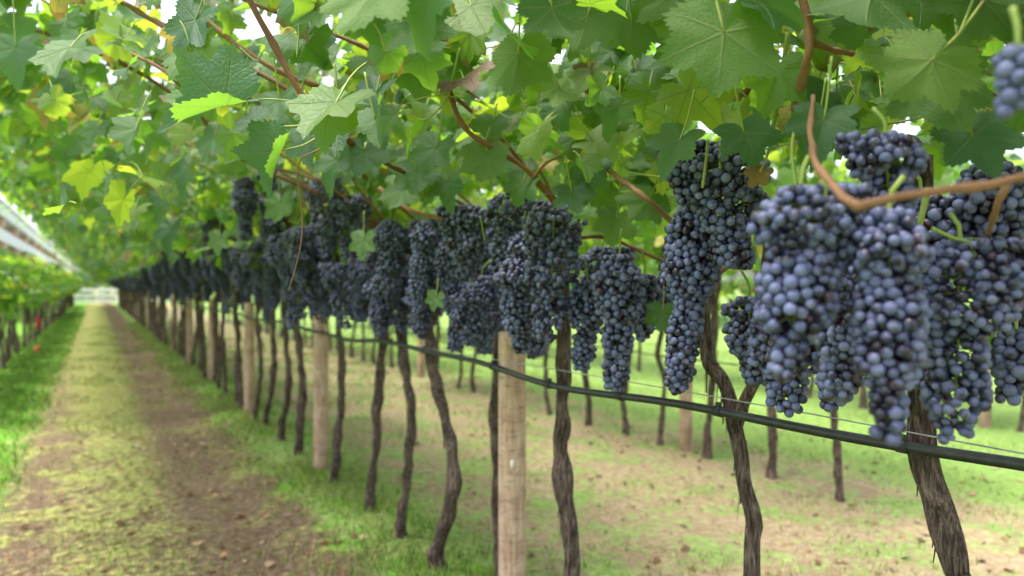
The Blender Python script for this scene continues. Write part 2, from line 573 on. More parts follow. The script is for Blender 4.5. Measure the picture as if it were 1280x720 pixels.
def leaf_template(nang, rings, seed, fold, droop, wave, curl, teeth=True):
    rg = np.random.default_rng(seed)
    th = np.linspace(-math.pi, math.pi, nang, endpoint=False) + math.pi / nang
    r = np.interp(np.abs(th), _ANG, _RAD ** rg.uniform(.8, 1.2))
    if teeth:
        sign = np.where(np.arange(nang) % 2 == 0, 1, -1)
        r = r * (1 + .055 * sign * (.3 + 1.2 * rg.random(nang)))
    r = r * (1 + .05 * np.sin(th * 2 + rg.uniform(0, 6)))
    V = [[0, 0, 0]]
    for q in rings:
        rr = r * q if q == 1 else (r * .6 + .4 * np.interp(np.abs(th), _ANG, np.clip(_RAD, .35, .9))) * q
        if q != 1:
            rr = np.minimum(rr, r * (q + .18))
        V += list(np.stack([np.sin(th) * rr, np.cos(th) * rr, 0 * th], 1))
    V = np.array(V)
    uv = V[:, :2].copy()
    x, y = V[:, 0].copy(), V[:, 1].copy()
    rad = np.hypot(x, y)
    an = np.arctan2(x, y)
    p1, p2 = rg.uniform(0, 6, 2)
    z = wave * rad ** 1.6 * np.sin(3 * an + p1) + .6 * wave * rad ** 2 * np.sin(7 * an + p2)
    z += curl * np.maximum(rad - .55, 0) ** 2 * 2
    z += .034 * rad * (1 - rad * .4) * (.5 - .5 * np.cos(np.abs(an) * 2 * math.pi / R(56)))
    z += .032 * np.sin(7 * x + p1) * np.sin(6 * y + p2) * rad + .010 * np.sin(17 * x + p2) * np.sin(15 * y + p1)
    # fold along the midrib, then bend the tip down
    s, c = math.sin(fold), math.cos(fold)
    z2 = z * c + np.abs(x) * s
    x2 = np.sign(x) * (np.abs(x) * c) - np.sign(x) * z * s * .3
    b = droop
    yy = y
    if abs(b) > 1e-3:
        y2 = np.sin(yy * b) / b - z2 * np.sin(yy * b)
        z3 = (np.cos(yy * b) - 1) / b + z2 * np.cos(yy * b)
    else:
        y2, z3 = yy, z2
    V = np.stack([x2, y2, z3], 1)
    fan = [[0, 1 + i, 1 + (i + 1) % nang] for i in range(nang) if not (i == nang - 1)]
    quads = []
    for k in range(len(rings) - 1):
        a, b2 = 1 + k * nang, 1 + (k + 1) * nang
        quads += [[a + i, b2 + i, b2 + (i + 1) % nang, a + (i + 1) % nang] for i in range(nang) if i != nang - 1]
    # winding so that +z is the upper face
    fan = [f[::-1] for f in fan]
    quads = [f[::-1] for f in quads]
    fan = np.array(fan)
    quads = np.array(quads) if quads else np.zeros((0, 4), int)
    return V, fan, quads, uv


def check_wind(t):
    V, fan, quads, uv = t
    a, b, c = V[fan[len(fan) // 2]]
    n = np.cross(b - a, c - a)
    if n[2] < 0:
        fan, quads = fan[:, ::-1], quads[:, ::-1]
    return V, fan, quads, uv


T_HI = [check_wind(leaf_template(96, (.12, .28, .46, .64, .82, .93, 1), 100 + i, *p)) for i, p in enumerate(
    [(.18, .35, .06, .10), (.30, .6, .08, -.15), (.08, .25, .09, .2), (.45, .4, .06, .0), (.2, .9, .10, -.2), (.72, .45, .10, .1)])]
T_MID = [check_wind(leaf_template(46, (.25, .55, .84, 1), 200 + i, *p)) for i, p in enumerate(
    [(.18, .35, .06, .10), (.30, .6, .08, -.15), (.08, .25, .09, .2), (.45, .4, .06, .0), (.2, .9, .10, -.2), (.6, .5, .08, .1),
     (.25, 1.2, .12, .3), (.1, .6, .1, -.3)])]
T_LO = [check_wind(leaf_template(22, (.6, 1), 300 + i, *p)) for i, p in enumerate(
    [(.18, .35, .06, .10), (.30, .6, .08, -.15), (.08, .25, .09, .2), (.45, .4, .06, .0), (.2, .9, .10, -.2)])]


def unit(v):
    v = np.asarray(v, float)
    return v / (np.linalg.norm(v, axis=-1, keepdims=True) + 1e-12)


def put_leaves(mb, pos, nrm, tip, size, templates, rg, mat=0):
    nrm = unit(nrm)
    tip = tip - nrm * (tip * nrm).sum(1, keepdims=True)
    tip = unit(tip)
    side = np.cross(tip, nrm)
    which = rg.integers(0, len(templates), len(pos))
    for w, (V, fan, quads, uv) in enumerate(templates):
        ix = np.where(which == w)[0]
        if not len(ix):
            continue
        P = pos[ix][:, None, :] + size[ix][:, None, None] * (V[None, :, 0:1] * side[ix][:, None, :] + V[None, :, 1:2] * tip[ix][:, None, :]
                                                             + V[None, :, 2:3] * nrm[ix][:, None, :])
        nv = len(V)
        off = (np.arange(len(ix)) * nv)[:, None, None]
        mb.add(P.reshape(-1, 3), [(fan[None] + off).reshape(-1, 3), (quads[None] + off).reshape(-1, 4)], mat, np.tile(uv, (len(ix), 1)))


def petioles(mb, pos, tip, nrm, size, rg, mat=1):
    for p, t, n, s in zip(pos, tip, nrm, size):
        e = p - t * s * rg.uniform(.5, 1.0) + np.array([0, 0, 1]) * s * rg.uniform(.0, .5) - n * s * .3
        mid = (p + e) / 2 + np.array([0, 0, 1]) * s * .12
        tube(mb, spline([e, mid, p], 5), np.linspace(.0019, .0013, 5) * (s / .08) ** .5, 4, mat, caps=False)


# ------------------------------------------------------------------ berries
def sphere_template(nu, nv):
    V = [[0, 0, 1]]
    for j in range(1, nv):
        ph = math.pi * j / nv
        V += [[math.sin(ph) * math.cos(2 * math.pi * i / nu), math.sin(ph) * math.sin(2 * math.pi * i / nu), math.cos(ph)] for i in range(nu)]
    V.append([0, 0, -1])
    tri = [[0, 1 + i, 1 + (i + 1) % nu] for i in range(nu)]
    last = len(V) - 1
    b = 1 + (nv - 2) * nu
    tri += [[last, b + (i + 1) % nu, b + i] for i in range(nu)]
    q = [[1 + j * nu + i, 1 + (j + 1) * nu + i, 1 + (j + 1) * nu + (i + 1) % nu, 1 + j * nu + (i + 1) % nu] for j in range(nv - 2) for i in range(nu)]
    return np.array(V), np.array(tri), np.array(q)


S_HI, S_MID, S_LO = sphere_template(14, 10), sphere_template(9, 6), sphere_template(6, 4)


def bunch_points(L, W, seed, r=.0086, shoulder=.0):
    """berry centres and radii of one bunch hanging from the origin, tip at z = -L"""
    rg = np.random.default_rng(seed)
    nlev = 60
    zs = np.linspace(0, 1, nlev)
    prof = np.minimum(1, (zs / .17 + .10)) ** .7 * (1 - .70 * zs ** rg.uniform(1.05, 1.9))
    prof *= 1 + .20 * np.sin(zs * rg.uniform(8, 15) + rg.uniform(0, 6)) * np.minimum(1, zs * 4) + .09 * np.sin(zs * 27 + seed)
    prof = np.maximum(prof, .16) * W / 2
    area = np.sum(2 * math.pi * prof) * L / nlev
    n = int(min(470, max(24, area / (math.pi * r * r) * 1.25)))
    cdf = np.cumsum(prof)
    cdf /= cdf[-1]
    t = np.interp(rg.random(n), cdf, zs)
    an = rg.uniform(0, 2 * math.pi, n)
    flat = rg.uniform(.8, 1.0)
    Rt = np.interp(t, zs, prof)
    rho = Rt * np.sqrt(rg.uniform(.45, 1, n))
    bend = rg.uniform(-.12, .12, 2) * L
    P = np.stack([np.cos(an) * rho, np.sin(an) * rho * flat, -t * L], 1)
    rad = r * np.clip(rg.normal(.97, .10, n), .7, 1.15)
    rad[rg.random(n) < .06] *= .6
    # an upper side lobe (the shoulder of the bunch)
    a0 = rg.uniform(0, 2 * math.pi)
    lobe = (rg.random(n) < .20) & (shoulder > 0)
    off = np.where(lobe[:, None], np.array([math.cos(a0), math.sin(a0)]) * W * .42, 0.0)
    tl = rg.uniform(0, .38, n)
    P[lobe, 2] = -tl[lobe] * L
    P[lobe, :2] = P[lobe, :2] * .5 + off[lobe]
    for it in range(44):
        D = P[:, None] - P[None]
        d = np.linalg.norm(D, axis=2) + 1e-9
        np.fill_diagonal(d, 1)
        want = (rad[:, None] + rad[None]) * .97
        ov = np.clip(want - d, 0, None)
        np.fill_diagonal(ov, 0)
        P = P + (D / d[..., None] * ov[..., None]).sum(1) * .32
        tt = np.clip(-P[:, 2] / L, 0, 1)
        Rm = np.interp(tt, zs, prof)
        Rm = np.where(lobe, W * .27 * np.clip(1.15 - tt / .42, .2, 1), Rm)
        Q = P[:, :2] - off
        rh = np.hypot(Q[:, 0], Q[:, 1] / flat)
        sc = np.where(rh > Rm, (Rm + (rh - Rm) * .75) / (rh + 1e-9), 1)
        P[:, :2] = off + Q * sc[:, None]
        P[:, 2] = np.clip(P[:, 2], -L, -.004)
    D = np.linalg.norm(P[:, None] - P[None], axis=2)
    touch = D < (rad[:, None] + rad[None]) * 1.3
    comp = np.arange(n)
    for _ in range(60):
        comp = np.where(touch, comp[None, :], n).min(1)
    big = comp == np.bincount(comp).argmax()
    P, rad = P[big], rad[big]
    tt = -P[:, 2:3] / L
    P[:, :2] += bend * tt ** 2
    return P, rad, bend


def bunch_mesh(L, W, seed, tmpl, r=.0086, shoulder=0.0, stem=.05, merged=False):
    P, rad, bend = bunch_points(L, W, seed, r, shoulder)
    rg = np.random.default_rng(seed + 5)
    V, tri, q = tmpl
    mb = MB()
    n, nv = len(P), len(V)
    el = rg.uniform(.92, 1.08, (n, 1, 3))
    vv = P[:, None, :] + rad[:, None, None] * V[None] * el
    off = (np.arange(n) * nv)[:, None, None]
    mb.add(vv.reshape(-1, 3), [(tri[None] + off).reshape(-1, 3), (q[None] + off).reshape(-1, 4)], 0)
    sb = mb if merged else MB()
    mi = 1 if merged else 0
    tz = np.linspace(0, 1, 9)
    ax = np.stack([bend[0] * tz ** 2, bend[1] * tz ** 2, -tz * L * .93], 1)
    top = np.array([[rg.uniform(-.4, .4) * stem, rg.uniform(-.4, .4) * stem, stem], [0, 0, stem * .45]])
    pth = spline(np.vstack([top, ax]), 16)
    tube(sb, pth, np.linspace(.0026, .0010, 16), 6, mi)
    if not merged:
        for i in rg.choice(n, min(n, 60), replace=False):
            p = P[i]
            a = np.array([bend[0] * (p[2] / L) ** 2, bend[1] * (p[2] / L) ** 2, p[2] + .006])
            tube(sb, np.array([a, (a + p) / 2 + [0, 0, .002], p]), .0008, 3, mi, caps=False)
    me = mb.mesh('grape_bunch_mesh' if merged else 'berries_mesh', [M_BERRY, M_STEM] if merged else [M_BERRY])
    return me, (None if merged else sb.mesh('stem_mesh', [M_STEM]))


# ------------------------------------------------------------------ setting: ground
gb = MB()
xs = np.concatenate([[-400, -60, -12], np.linspace(-6, 10, 81), [16, 60, 400]])
ys = np.concatenate([[-300, -20], np.linspace(-3, 12, 76), np.linspace(13, 60, 60), [100, 250, 900]])
GX, GY = np.meshgrid(xs, ys)


def ground_z(x, y):
    n = .012 * np.sin(x * 3.1 + 1.2 * np.sin(y * 1.3)) + .010 * np.sin(y * 2.3 + x * 1.7) + .006 * np.sin(x * 9 + y * 7.3)
    fade = np.clip(1 - np.hypot(x, y) / 40, 0, 1)
    ridge = .05 * np.exp(-((x - 1.14) / .3) ** 2) - .03 * np.exp(-((x - .62) / .2) ** 2)
    return (n + ridge) * fade


GZ = ground_z(GX, GY)
nx = len(xs)
q = [[j * nx + i, j * nx + i + 1, (j + 1) * nx + i + 1, (j + 1) * nx + i] for j in range(len(ys) - 1) for i in range(nx - 1)]
gb.add(np.stack([GX, GY, GZ], -1).reshape(-1, 3), [q])
ground = link('ground', gb.mesh('ground_mesh', [M_GROUND]))
tag(ground, kind='structure')


def blades(name, n, xf, yf, hgt, mat, seed, keep=None):
    rg = np.random.default_rng(seed)
    y = yf(rg, n)
    x = xf(rg, n)
    clump = np.sin(x * 5.3 + 2 * np.sin(y * 2.1)) + np.sin(y * 4.1 + x * 3.3) + rg.normal(0, .9, n)
    ok = clump > (keep if keep is not None else -9)
    x, y = x[ok], y[ok]
    n = len(x)
    h = hgt * rg.uniform(.4, 1.3, n)
    a = rg.uniform(0, 2 * math.pi, n)
    w = rg.uniform(.003, .006, n) * (hgt / .06) * np.clip(y / 4, 1, 3)
    ln = rg.uniform(.15, .9, n) * h
    b = rg.uniform(0, 2 * math.pi, n)
    base = np.stack([x, y, ground_z(x, y) - .005], 1)
    sd = np.stack([np.cos(a), np.sin(a), 0 * a], 1) * w[:, None]
    ld = np.stack([np.cos(b), np.sin(b), 0 * b], 1) * ln[:, None]
    up = np.array([0, 0, 1.0])
    V = np.stack([base - sd, base + sd, base + sd * .7 + ld * .35 + up * (h * .6)[:, None], base - sd * .7 + ld * .35 + up * (h * .6)[:, None],
                  base + ld + up * h[:, None]], 1)
    off = (np.arange(n) * 5)[:, None, None]
    mb = MB()
    mb.add(V.reshape(-1, 3), [(np.array([[[0, 1, 2, 3]]]) + off).reshape(-1, 4), (np.array([[[3, 2, 4]]]) + off).reshape(-1, 3)])
    o = link(name, mb.mesh(name + '_mesh', [mat]))
    return o


def ydist(lo, hi, p=1.6):
    return lambda rg, n: lo + (hi - lo) * rg.random(n) ** p


g1 = blades('row_grass', 50000, lambda rg, n: rg.normal(1.10, .18, n), ydist(.4, 24, 1.8), .04, M_PALE, 1, -.4)
tag(g1, 'patchy green grass growing along the foot of the near vine row', 'grass', kind='stuff')
g2 = blades('verge_grass', 40000, lambda rg, n: -.36 - 1.1 * rg.random(n) ** .7, ydist(2.5, 34, 1.7), .05, M_LUSH, 2, -.9)
tag(g2, 'lush bright green grass strip on the left edge of the alley', 'grass', kind='stuff')
g3 = blades('meadow_grass', 130000, lambda rg, n: rg.uniform(1.5, 9.5, n), ydist(.8, 16, 1.3), .03, M_PALE, 3, -.1)
tag(g3, 'pale patchy grass between the vine rows behind the wooden posts', 'grass', kind='stuff')
g4 = blades('lane_grass', 26000, lambda rg, n: rg.normal(.06, .33, n), ydist(1.4, 22, 1.7), .03, M_PALE, 4, .6)
tag(g4, 'thin yellowish grass tufts down the middle of the alley', 'grass', kind='stuff')

rg = np.random.default_rng(31)
mb = MB()
n = 2300
lx = np.where(rg.random(n) < .6, rg.uniform(-.6, 1.0, n), rg.uniform(1.2, 5, n))
ly = 1 + 13 * rg.random(n) ** 1.7
pos = np.stack([lx, ly, ground_z(lx, ly) + .008], 1)
put_leaves(mb, pos, np.stack([rg.normal(0, .35, n), rg.normal(0, .35, n), np.ones(n)], 1), rg.normal(0, 1, (n, 3)), rg.uniform(.008, .030, n), T_LO, rg)
lit = link('leaf_litter', mb.mesh('leaf_litter_mesh', [M_LITTER]))
tag(lit, 'dry brown fallen vine leaves scattered over soil and grass', 'fallen leaves', kind='stuff')

# ------------------------------------------------------------------ far things: fence, building, trees
ORD = ['first', 'second', 'third', 'fourth', 'fifth', 'sixth', 'seventh', 'eighth', 'ninth', 'tenth', 'eleventh', 'twelfth',
       'thirteenth', 'fourteenth', 'fifteenth', 'sixteenth', 'seventeenth', 'eighteenth', 'nineteenth', 'twentieth']
fence = bpy.data.objects.new('board_fence', None)
COL.objects.link(fence)
fence.location = (0.3, 50.0, 0)
tag(fence, 'white board fence closing off the far end of the grass alley', 'fence')
for zc in (.19, .53, .87):
    mb = MB()
    box(mb, (0, 0, zc), (8.4, .03, .20), bev=.006)
    link('board', mb.mesh('board_mesh', [M_WHITE]), fence)
for xq in np.arange(-4, 4.1, 2.0):
    mb = MB()
    box(mb, (xq, .075, .53), (.11, .11, 1.08), bev=.008)
    link('post', mb.mesh('fence_post_mesh', [M_WHITE]), fence)

bld = bpy.data.objects.new('farm_building', None)
COL.objects.link(bld)
bld.location = (-3.2, 70, 0)
tag(bld, 'long white farm building with terracotta pillars beyond the left vines', 'building')
B0, B1 = -44, 50


def bpart(name, boxes, mat):
    mb = MB()
    for c, s in boxes:
        box(mb, c, s, bev=.03)
    return link(name, mb.mesh(name + '_mesh', [mat]), bld)


bpart('wall', [((-2.6, (B0 + B1) / 2, 2.0), (.3, B1 - B0, 4.0))], M_TERRA)
bpart('beam', [((0, (B0 + B1) / 2, 3.95), (.5, B1 - B0, .48))], M_WHITE)
bpart('railing', [((0.05, (B0 + B1) / 2, 3.05), (.3, B1 - B0, .50))], M_WHITE)
mb = MB()
rv = np.array([[.3, B0 - .4, 4.2], [.3, B1 + .4, 4.2], [-3.2, B1 + .4, 5.2], [-3.2, B0 - .4, 5.2], [.3, B0 - .4, 4.3], [.3, B1 + .4, 4.3], [-3.2, B1 + .4, 5.3], [-3.2, B0 - .4, 5.3]])
mb.add(rv, [[[0, 3, 2, 1], [4, 5, 6, 7], [0, 1, 5, 4], [1, 2, 6, 5], [2, 3, 7, 6], [3, 0, 4, 7]]], smooth=False)
link('roof', mb.mesh('roof_mesh', [M_WHITE]), bld)
for i, yy in enumerate(np.arange(B0 + 1, B1, 5.3)):
    bpart('pillar', [((0, yy, 1.4), (.55, .9, 2.8))], M_TERRA)
    bpart('pillar', [((0, yy, 3.505), (.42, .8, .40))], M_TERRA)
    bpart('window', [((-2.42, yy + 2.6, 2.6), (.06, 2.6, 1.9))], M_GLASS)


rg = np.random.default_rng(61)
mb = MB()
n = 9000
side = rg.random(n) < .72
fx = np.where(side, 15 + rg.normal(0, .8, n), rg.uniform(-7, 15, n))
fy = np.where(side, rg.uniform(-6, 62, n), 62 + rg.normal(0, .8, n))
fz = (3.6 + .9 * np.sin(fx * .9 + fy * .7) + .5 * np.sin(fy * 1.9)) * rg.random(n) ** .8
put_leaves(mb, np.stack([fx, fy, fz], 1), np.array([-.5, -.4, .5]) + rg.normal(0, .5, (n, 3)), np.array([0, 0, -1]) + rg.normal(0, .5, (n, 3)), rg.uniform(.16, .34, n), T_LO, rg)
far_wood = link('far_trees', mb.mesh('far_trees_mesh', [M_LEAF_FAR]))
tag(far_wood, 'blurred green belt of far trees behind the vineyard', 'trees', kind='stuff')


# ------------------------------------------------------------------ vines
ROW = 1.14
def roof_z(X):
    return 1.46 + .42 * (ROW - X)


def in_view(P, zmin, zmax=99):
    px, py, z = proj(P)
    return (z > .05) & (z < zmin) & (px > -160) & (px < 1440) & (py > -160) & (py < 900)


_GZ_X = [-100, 180, 250, 300, 360, 420, 480, 560, 640, 720, 760, 830, 845, 900, 960, 1000, 1060, 1100, 1180, 1240, 1290]
_GZ_Y = [400, 330, 225, 235, 195, 240, 270, 255, 245, 255, 320, 320, 185, 178, 185, 232, 215, 190, 240, 205, 200]


def foliage_near(Y0, Y1, n, seed, hi=True, wx=(-.68, 1.45), base=(ROW, 0, 0)):
    """leaves of the sprawling canopy between Y0 and Y1, world coordinates"""
    rg = np.random.default_rng(seed)
    k = int(n * 1.0)
    X = rg.uniform(wx[0], wx[1], k)
    bush = rg.random(k) < .36
    X = np.where(bush, rg.normal(1.28, .24, k), X)
    Y = rg.uniform(Y0 - .06, Y1 + .06, k)
    Z = roof_z(np.minimum(X, ROW + .1)) + np.abs(rg.normal(0, .16, k)) - .05
    Z = np.where(bush, rg.uniform(1.33, 2.05, k), Z)
    droop = rg.random(k) < np.where((X < .5) & (X > -.15), .46, .20)
    Z = np.where(droop & ~bush, Z - rg.uniform(.03, .22, k) - np.where((X < .5) & (X > -.15), rg.uniform(0, .30, k), 0), Z)
    edge = (X < wx[0] + .22) & ~bush
    Z = np.where(edge, Z - rg.uniform(0, .16, k), Z)
    nrm = np.array([-.45, -.52, .52]) + rg.normal(0, .46, (k, 3))
    nrm = np.where(bush[:, None], np.array([-.75, -.35, .35]) + rg.normal(0, .5, (k, 3)), nrm)
    tip = np.array([-.25, -.1, -.9]) + rg.normal(0, .5, (k, 3))
    size = rg.uniform(.040, .078, k)
    up = rg.random(k) < .20
    X = np.where(up, rg.uniform(.7, 2.5, k), X)
    Z = np.where(up, rg.uniform(1.65, 2.55, k), Z)
    pos = np.stack([X, Y, Z], 1)
    return pos, unit(nrm), tip, size, rg


def far_foliage_mesh(seed, n, span, templates, mat=None, kind='canopy'):
    rg = np.random.default_rng(seed)
    mb = MB()
    if kind == 'canopy':
        pos, nrm, tip, size, rg = foliage_near(-span / 2, span / 2, n, seed)
        size = size * 1.42
        pos = pos - np.array([ROW, 0, 0])
    elif kind == 'hedge':
        k = n
        X = rg.normal(0, .17, k)
        Y = rg.uniform(-span / 2 - .1, span / 2 + .1, k)
        Z = rg.triangular(.78, 1.2, 1.62, k)
        pos = np.stack([X, Y, Z], 1)
        nrm = np.stack([np.sign(X) * .7 + rg.normal(0, .4, k), rg.normal(-.2, .5, k), .5 + rg.normal(0, .4, k)], 1)
        tip = np.array([0, 0, -1]) + rg.normal(0, .5, (k, 3))
        size = rg.uniform(.05, .09, k)
    else:                                     # narrow canopy of the rows behind
        k = n
        X = rg.normal(-.1, .42, k)
        Y = rg.uniform(-span / 2 - .1, span / 2 + .1, k)
        Z = rg.uniform(1.28, 2.15, k) + .15 * np.abs(X)
        pos = np.stack([X, Y, Z], 1)
        nrm = np.array([-.3, -.2, .6]) + rg.normal(0, .6, (k, 3))
        tip = np.array([0, 0, -1]) + rg.normal(0, .5, (k, 3))
        size = rg.uniform(.055, .095, k)
    put_leaves(mb, pos, unit(nrm), tip, size, templates, rg)
    return mb.mesh('foliage_mesh', [mat or M_LEAF, M_STEM])


def bark_jit(seed, amp=.16):
    rg = np.random.default_rng(seed)
    ph = rg.uniform(0, 6, 8)

    def f(t, a):
        q = 1 + amp * .5 * np.sin(2 * a + 7 * t + ph[0]) + amp * .35 * np.sin(3 * a - 15 * t + ph[1]) + amp * .4 * np.sin(26 * t + ph[2]) * np.sin(a + ph[3])
        q = q + amp * .30 * np.sin(8 * a + 3 * np.sin(9 * t + ph[4]) + ph[5]) + amp * .34 * np.sin(47 * t + 2 * a + ph[6]) * np.sin(19 * t + ph[1])
        q = q + amp * .9 * np.maximum(0, np.sin(33 * t + ph[2]) * np.cos(a - 5 * t + ph[5]) - .55)
        return q + amp * .22 * np.sin(13 * a + 4 * np.sin(14 * t) + ph[7])
    return f


def trunk_mesh(path, r, seed, sides=26, seg=70, fork=None):
    mb = MB()
    p = spline(path, seg)
    t = np.linspace(0, 1, seg)
    p = p + np.stack([.0025 * np.sin(t * 31 + seed) + .0025 * np.sin(t * 67 + seed * 3), .0025 * np.sin(t * 27 + seed * 2), 0 * t], 1)
    rr = r * (1.0 + .75 * np.exp(-t / .05) + .10 * np.sin(t * 21 + seed) + .09 * np.sin(t * 53 + seed * 2) - .12 * t + .15 * np.exp(-((t - 1) / .12) ** 2))
    tube(mb, p, rr, sides, 0, bark_jit(seed, .25))
    if fork is not None:
        fp = spline(fork, seg // 2)
        tube(mb, fp, np.linspace(r * .85, r * .55, seg // 2), sides, 0, bark_jit(seed + 3))
    # ragged strips of loose bark
    rg = np.random.default_rng(seed)
    for i in range(70 if sides > 16 else 0):
        j = rg.integers(4, seg - 6)
        a = rg.uniform(0, 6.28)
        o = np.array([math.cos(a), math.sin(a), 0]) * rr[j] * 1.02
        e = o * 1.0 + np.array([math.cos(a), math.sin(a), 0]) * rg.uniform(.001, .006) + np.array([0, 0, -rg.uniform(.02, .07)])
        w = np.array([-math.sin(a), math.cos(a), 0]) * rg.uniform(.0015, .004)
        v = np.array([p[j] + o * .95 - w, p[j] + o * .95 + w, p[j] + e + w * .5, p[j] + e - w * .5])
        mb.add(v, [[[0, 1, 2, 3]]])
    return mb.mesh('trunk_mesh', [M_BARK])


def cane_mesh(path, r0, r1, seed, nodes=True, sides=8):
    n = max(8, int(np.sum(np.linalg.norm(np.diff(np.asarray(path), axis=0), axis=1)) / .018))
    p = spline(path, n)
    rg = np.random.default_rng(seed)
    t = np.linspace(0, 1, n)
    rr = np.linspace(r0, r1, n)
    if nodes:
        per = max(3, n // 5)
        ph = rg.integers(0, per)
        dn = np.abs((np.arange(n) - ph + per // 2) % per - per // 2)
        rr = rr * (1 + .42 * np.exp(-(dn / .9) ** 2))
        p = p + np.cumsum(rg.normal(0, .0007, (n, 3)), 0)
    mb = MB()
    tube(mb, p, rr, sides, 0)
    return mb.mesh('cane_mesh', [M_CANE])


def generic_canes(rg, top, n, reach=(-.5, .75)):
    """paths of canes going out from the head of a trunk under the leaf roof"""
    res = []
    for i in range(n):
        Xe = rg.uniform(*reach)
        dy = rg.normal(0, .22)
        e = np.array([Xe, top[1] + dy, roof_z(Xe) + rg.uniform(-.04, .12)])
        m1 = top + (e - top) * .3 + np.array([rg.normal(0, .03), rg.normal(0, .07), rg.uniform(.02, .14)])
        m2 = top + (e - top) * .7 + np.array([rg.normal(0, .03), rg.normal(0, .07), rg.uniform(-.03, .10)])
        res.append([top, m1, m2, e])
    return res


# wooden posts of the near row
POSTS = [1.87 + 2.25 * i for i in range(20)]
pm = MB()
rr_ = np.full(22, .044)
tube(pm, np.stack([np.zeros(22), np.zeros(22), np.linspace(-.05, 1.0, 22)], 1), rr_, 20, 0, lambda t, a: 1 + .02 * np.sin(2 * a + 5 * t) + .012 * np.sin(5 * a + 9 * t))
post_me = pm.mesh('post_mesh', [M_POST])
sm = MB()
an = np.linspace(0, 2 * math.pi, 10, endpoint=False)
scv = np.stack([.007 * np.cos(an), 0 * an, .016 * np.sin(an) * (1 + .2 * np.sin(3 * an))], 1)
scv2 = scv * .8
scv2[:, 1] -= .004
sm.add(np.vstack([scv, scv2]), [[[i, (i + 1) % 10, 10 + (i + 1) % 10, 10 + i] for i in range(10)], [list(range(10, 20))]])
scar_me = sm.mesh('scar_mesh', [M_SCAR])
for i, yy in enumerate(POSTS):
    o = link('wooden_post', post_me, None, (ROW + (.02 if i else 0), yy, 0), rotz=i * 1.7)
    if i == 0:
        lab = 'pinkish round wooden post with a white scar, nearest post of the near row'
        d = unit(np.array([-o.location.x, -o.location.y, 0]))
        so = link('scar', scar_me, o, (0, 0, 0))
        so.location = (0, 0, 0)
        w = np.array([o.location.x, o.location.y, 0]) + d * .0445
        z_s = CAM_H - (580 - HORIZON) / F * proj(w)[2]
        so.parent = o
        o.rotation_euler = (0, 0, 0)
        so.location = (float(d[0]) * .0455, float(d[1]) * .0455, float(z_s))
        so.rotation_euler = (0, 0, math.atan2(d[0], -d[1]))
    elif i < 7:
        lab = 'pale round wooden post, %s post along the near row of grape vines' % ORD[i]
    else:
        lab = 'small blurred wooden post far down the near row beyond the seventh'
    tag(o, lab, 'post', 'wooden posts of the near vine row')

# trunks of the near row: waypoints read along the row's plane
near = [
    # (px, py)... from the ground up, radius, lateral, label
    ([(1222, 1010), (1210, 800), (1193, 710), (1178, 650), (1160, 590), (1152, 530), (1146, 460)], .0185, 1.14,
     'thickest nearest grape vine trunk with shaggy bark leaning at the right edge'),
    ([(938, 900), (938, 720), (940, 650), (932, 600), (924, 555), (915, 520), (902, 475), (884, 425)], .0155, 1.14,
     'grape vine whose rough trunk forks into a V behind the black hose'),
    ([(716, 830), (713, 720), (707, 620), (700, 560), (702, 530), (705, 480), (703, 420)], .023, 1.14,
     'gnarled grape vine trunk standing just right of the nearest wooden post'),
    ([(630, 790), (624, 700), (623, 590), (619, 520), (626, 440)], .022, 1.30,
     'dark grape vine mostly hidden behind the left side of the nearest post'),
    ([(552, 728), (546, 692), (558, 650), (568, 600), (560, 540), (548, 490), (538, 435)], .024, 1.14,
     'bowed dark grape vine trunk, first one left of the nearest wooden post'),
    ([(500, 672), (502, 652), (507, 610), (513, 550), (512, 490), (502, 425)], .021, 1.14,
     'dark grape vine trunk, second one left of the nearest wooden post'),
    ([(460, 640), (463, 618), (470, 550), (473, 490), (479, 420)], .021, 1.14,
     'slightly slanting dark grape vine trunk, third left of the nearest wooden post'),
    ([(416, 606), (418, 592), (424, 530), (428, 470), (424, 410)], .021, 1.14,
     'slim dark grape vine trunk just right of the second wooden post'),
    ([(372, 566), (374, 548), (378, 480), (371, 405)], .024, 1.14,
     'dark grape vine trunk, first one left of the second wooden post'),
    ([(352, 548), (353, 530), (361, 480), (356, 400)], .020, 1.14,
     'dark grape vine trunk, second one left of the second wooden post'),
    ([(330, 532), (332, 520), (342, 470), (341, 400)], .020, 1.14,
     'wavy dark grape vine trunk, third one left of the second wooden post'),
    ([(318, 522), (320, 510), (326, 460), (322, 398)], .019, 1.14,
     'dark grape vine trunk close to the right side of the third wooden post'),
]
VINES = []      # (root, Y, X)


def vine_root(x, y, label, group, name='grape_vine'):
    o = bpy.data.objects.new(name, None)
    COL.objects.link(o)
    o.location = (x, y, 0)
    o.empty_display_size = .1
    tag(o, label, 'vine', group)
    return o


GROUP_NEAR = 'grape vines of the near row'
rgc = np.random.default_rng(77)
bounds = []
specs = []
for wp, r, X, lab in near:
    pts = [at(a, b, X) for a, b in wp]
    base = pts[0].copy()
    pts[0][2] = -.04
    head = pts[-1] + np.array([0, 0, 0])
    head = np.array([pts[-1][0] + .0, pts[-1][1], max(1.36, pts[-1][2] + .1)])
    specs.append((pts + [head], r, lab))
ysn = [float(np.mean([p[1] for p in s[0]])) for s in specs]
# one vine just outside the frame whose leaves reach into it
specs.insert(0, ([np.array([ROW, .12, -.04]), np.array([ROW + .03, .14, .5]), np.array([ROW, .10, 1.36])], .03,
                 'grape vine at the very right edge whose leaves overhang the picture corner'))
ysn.insert(0, .12)

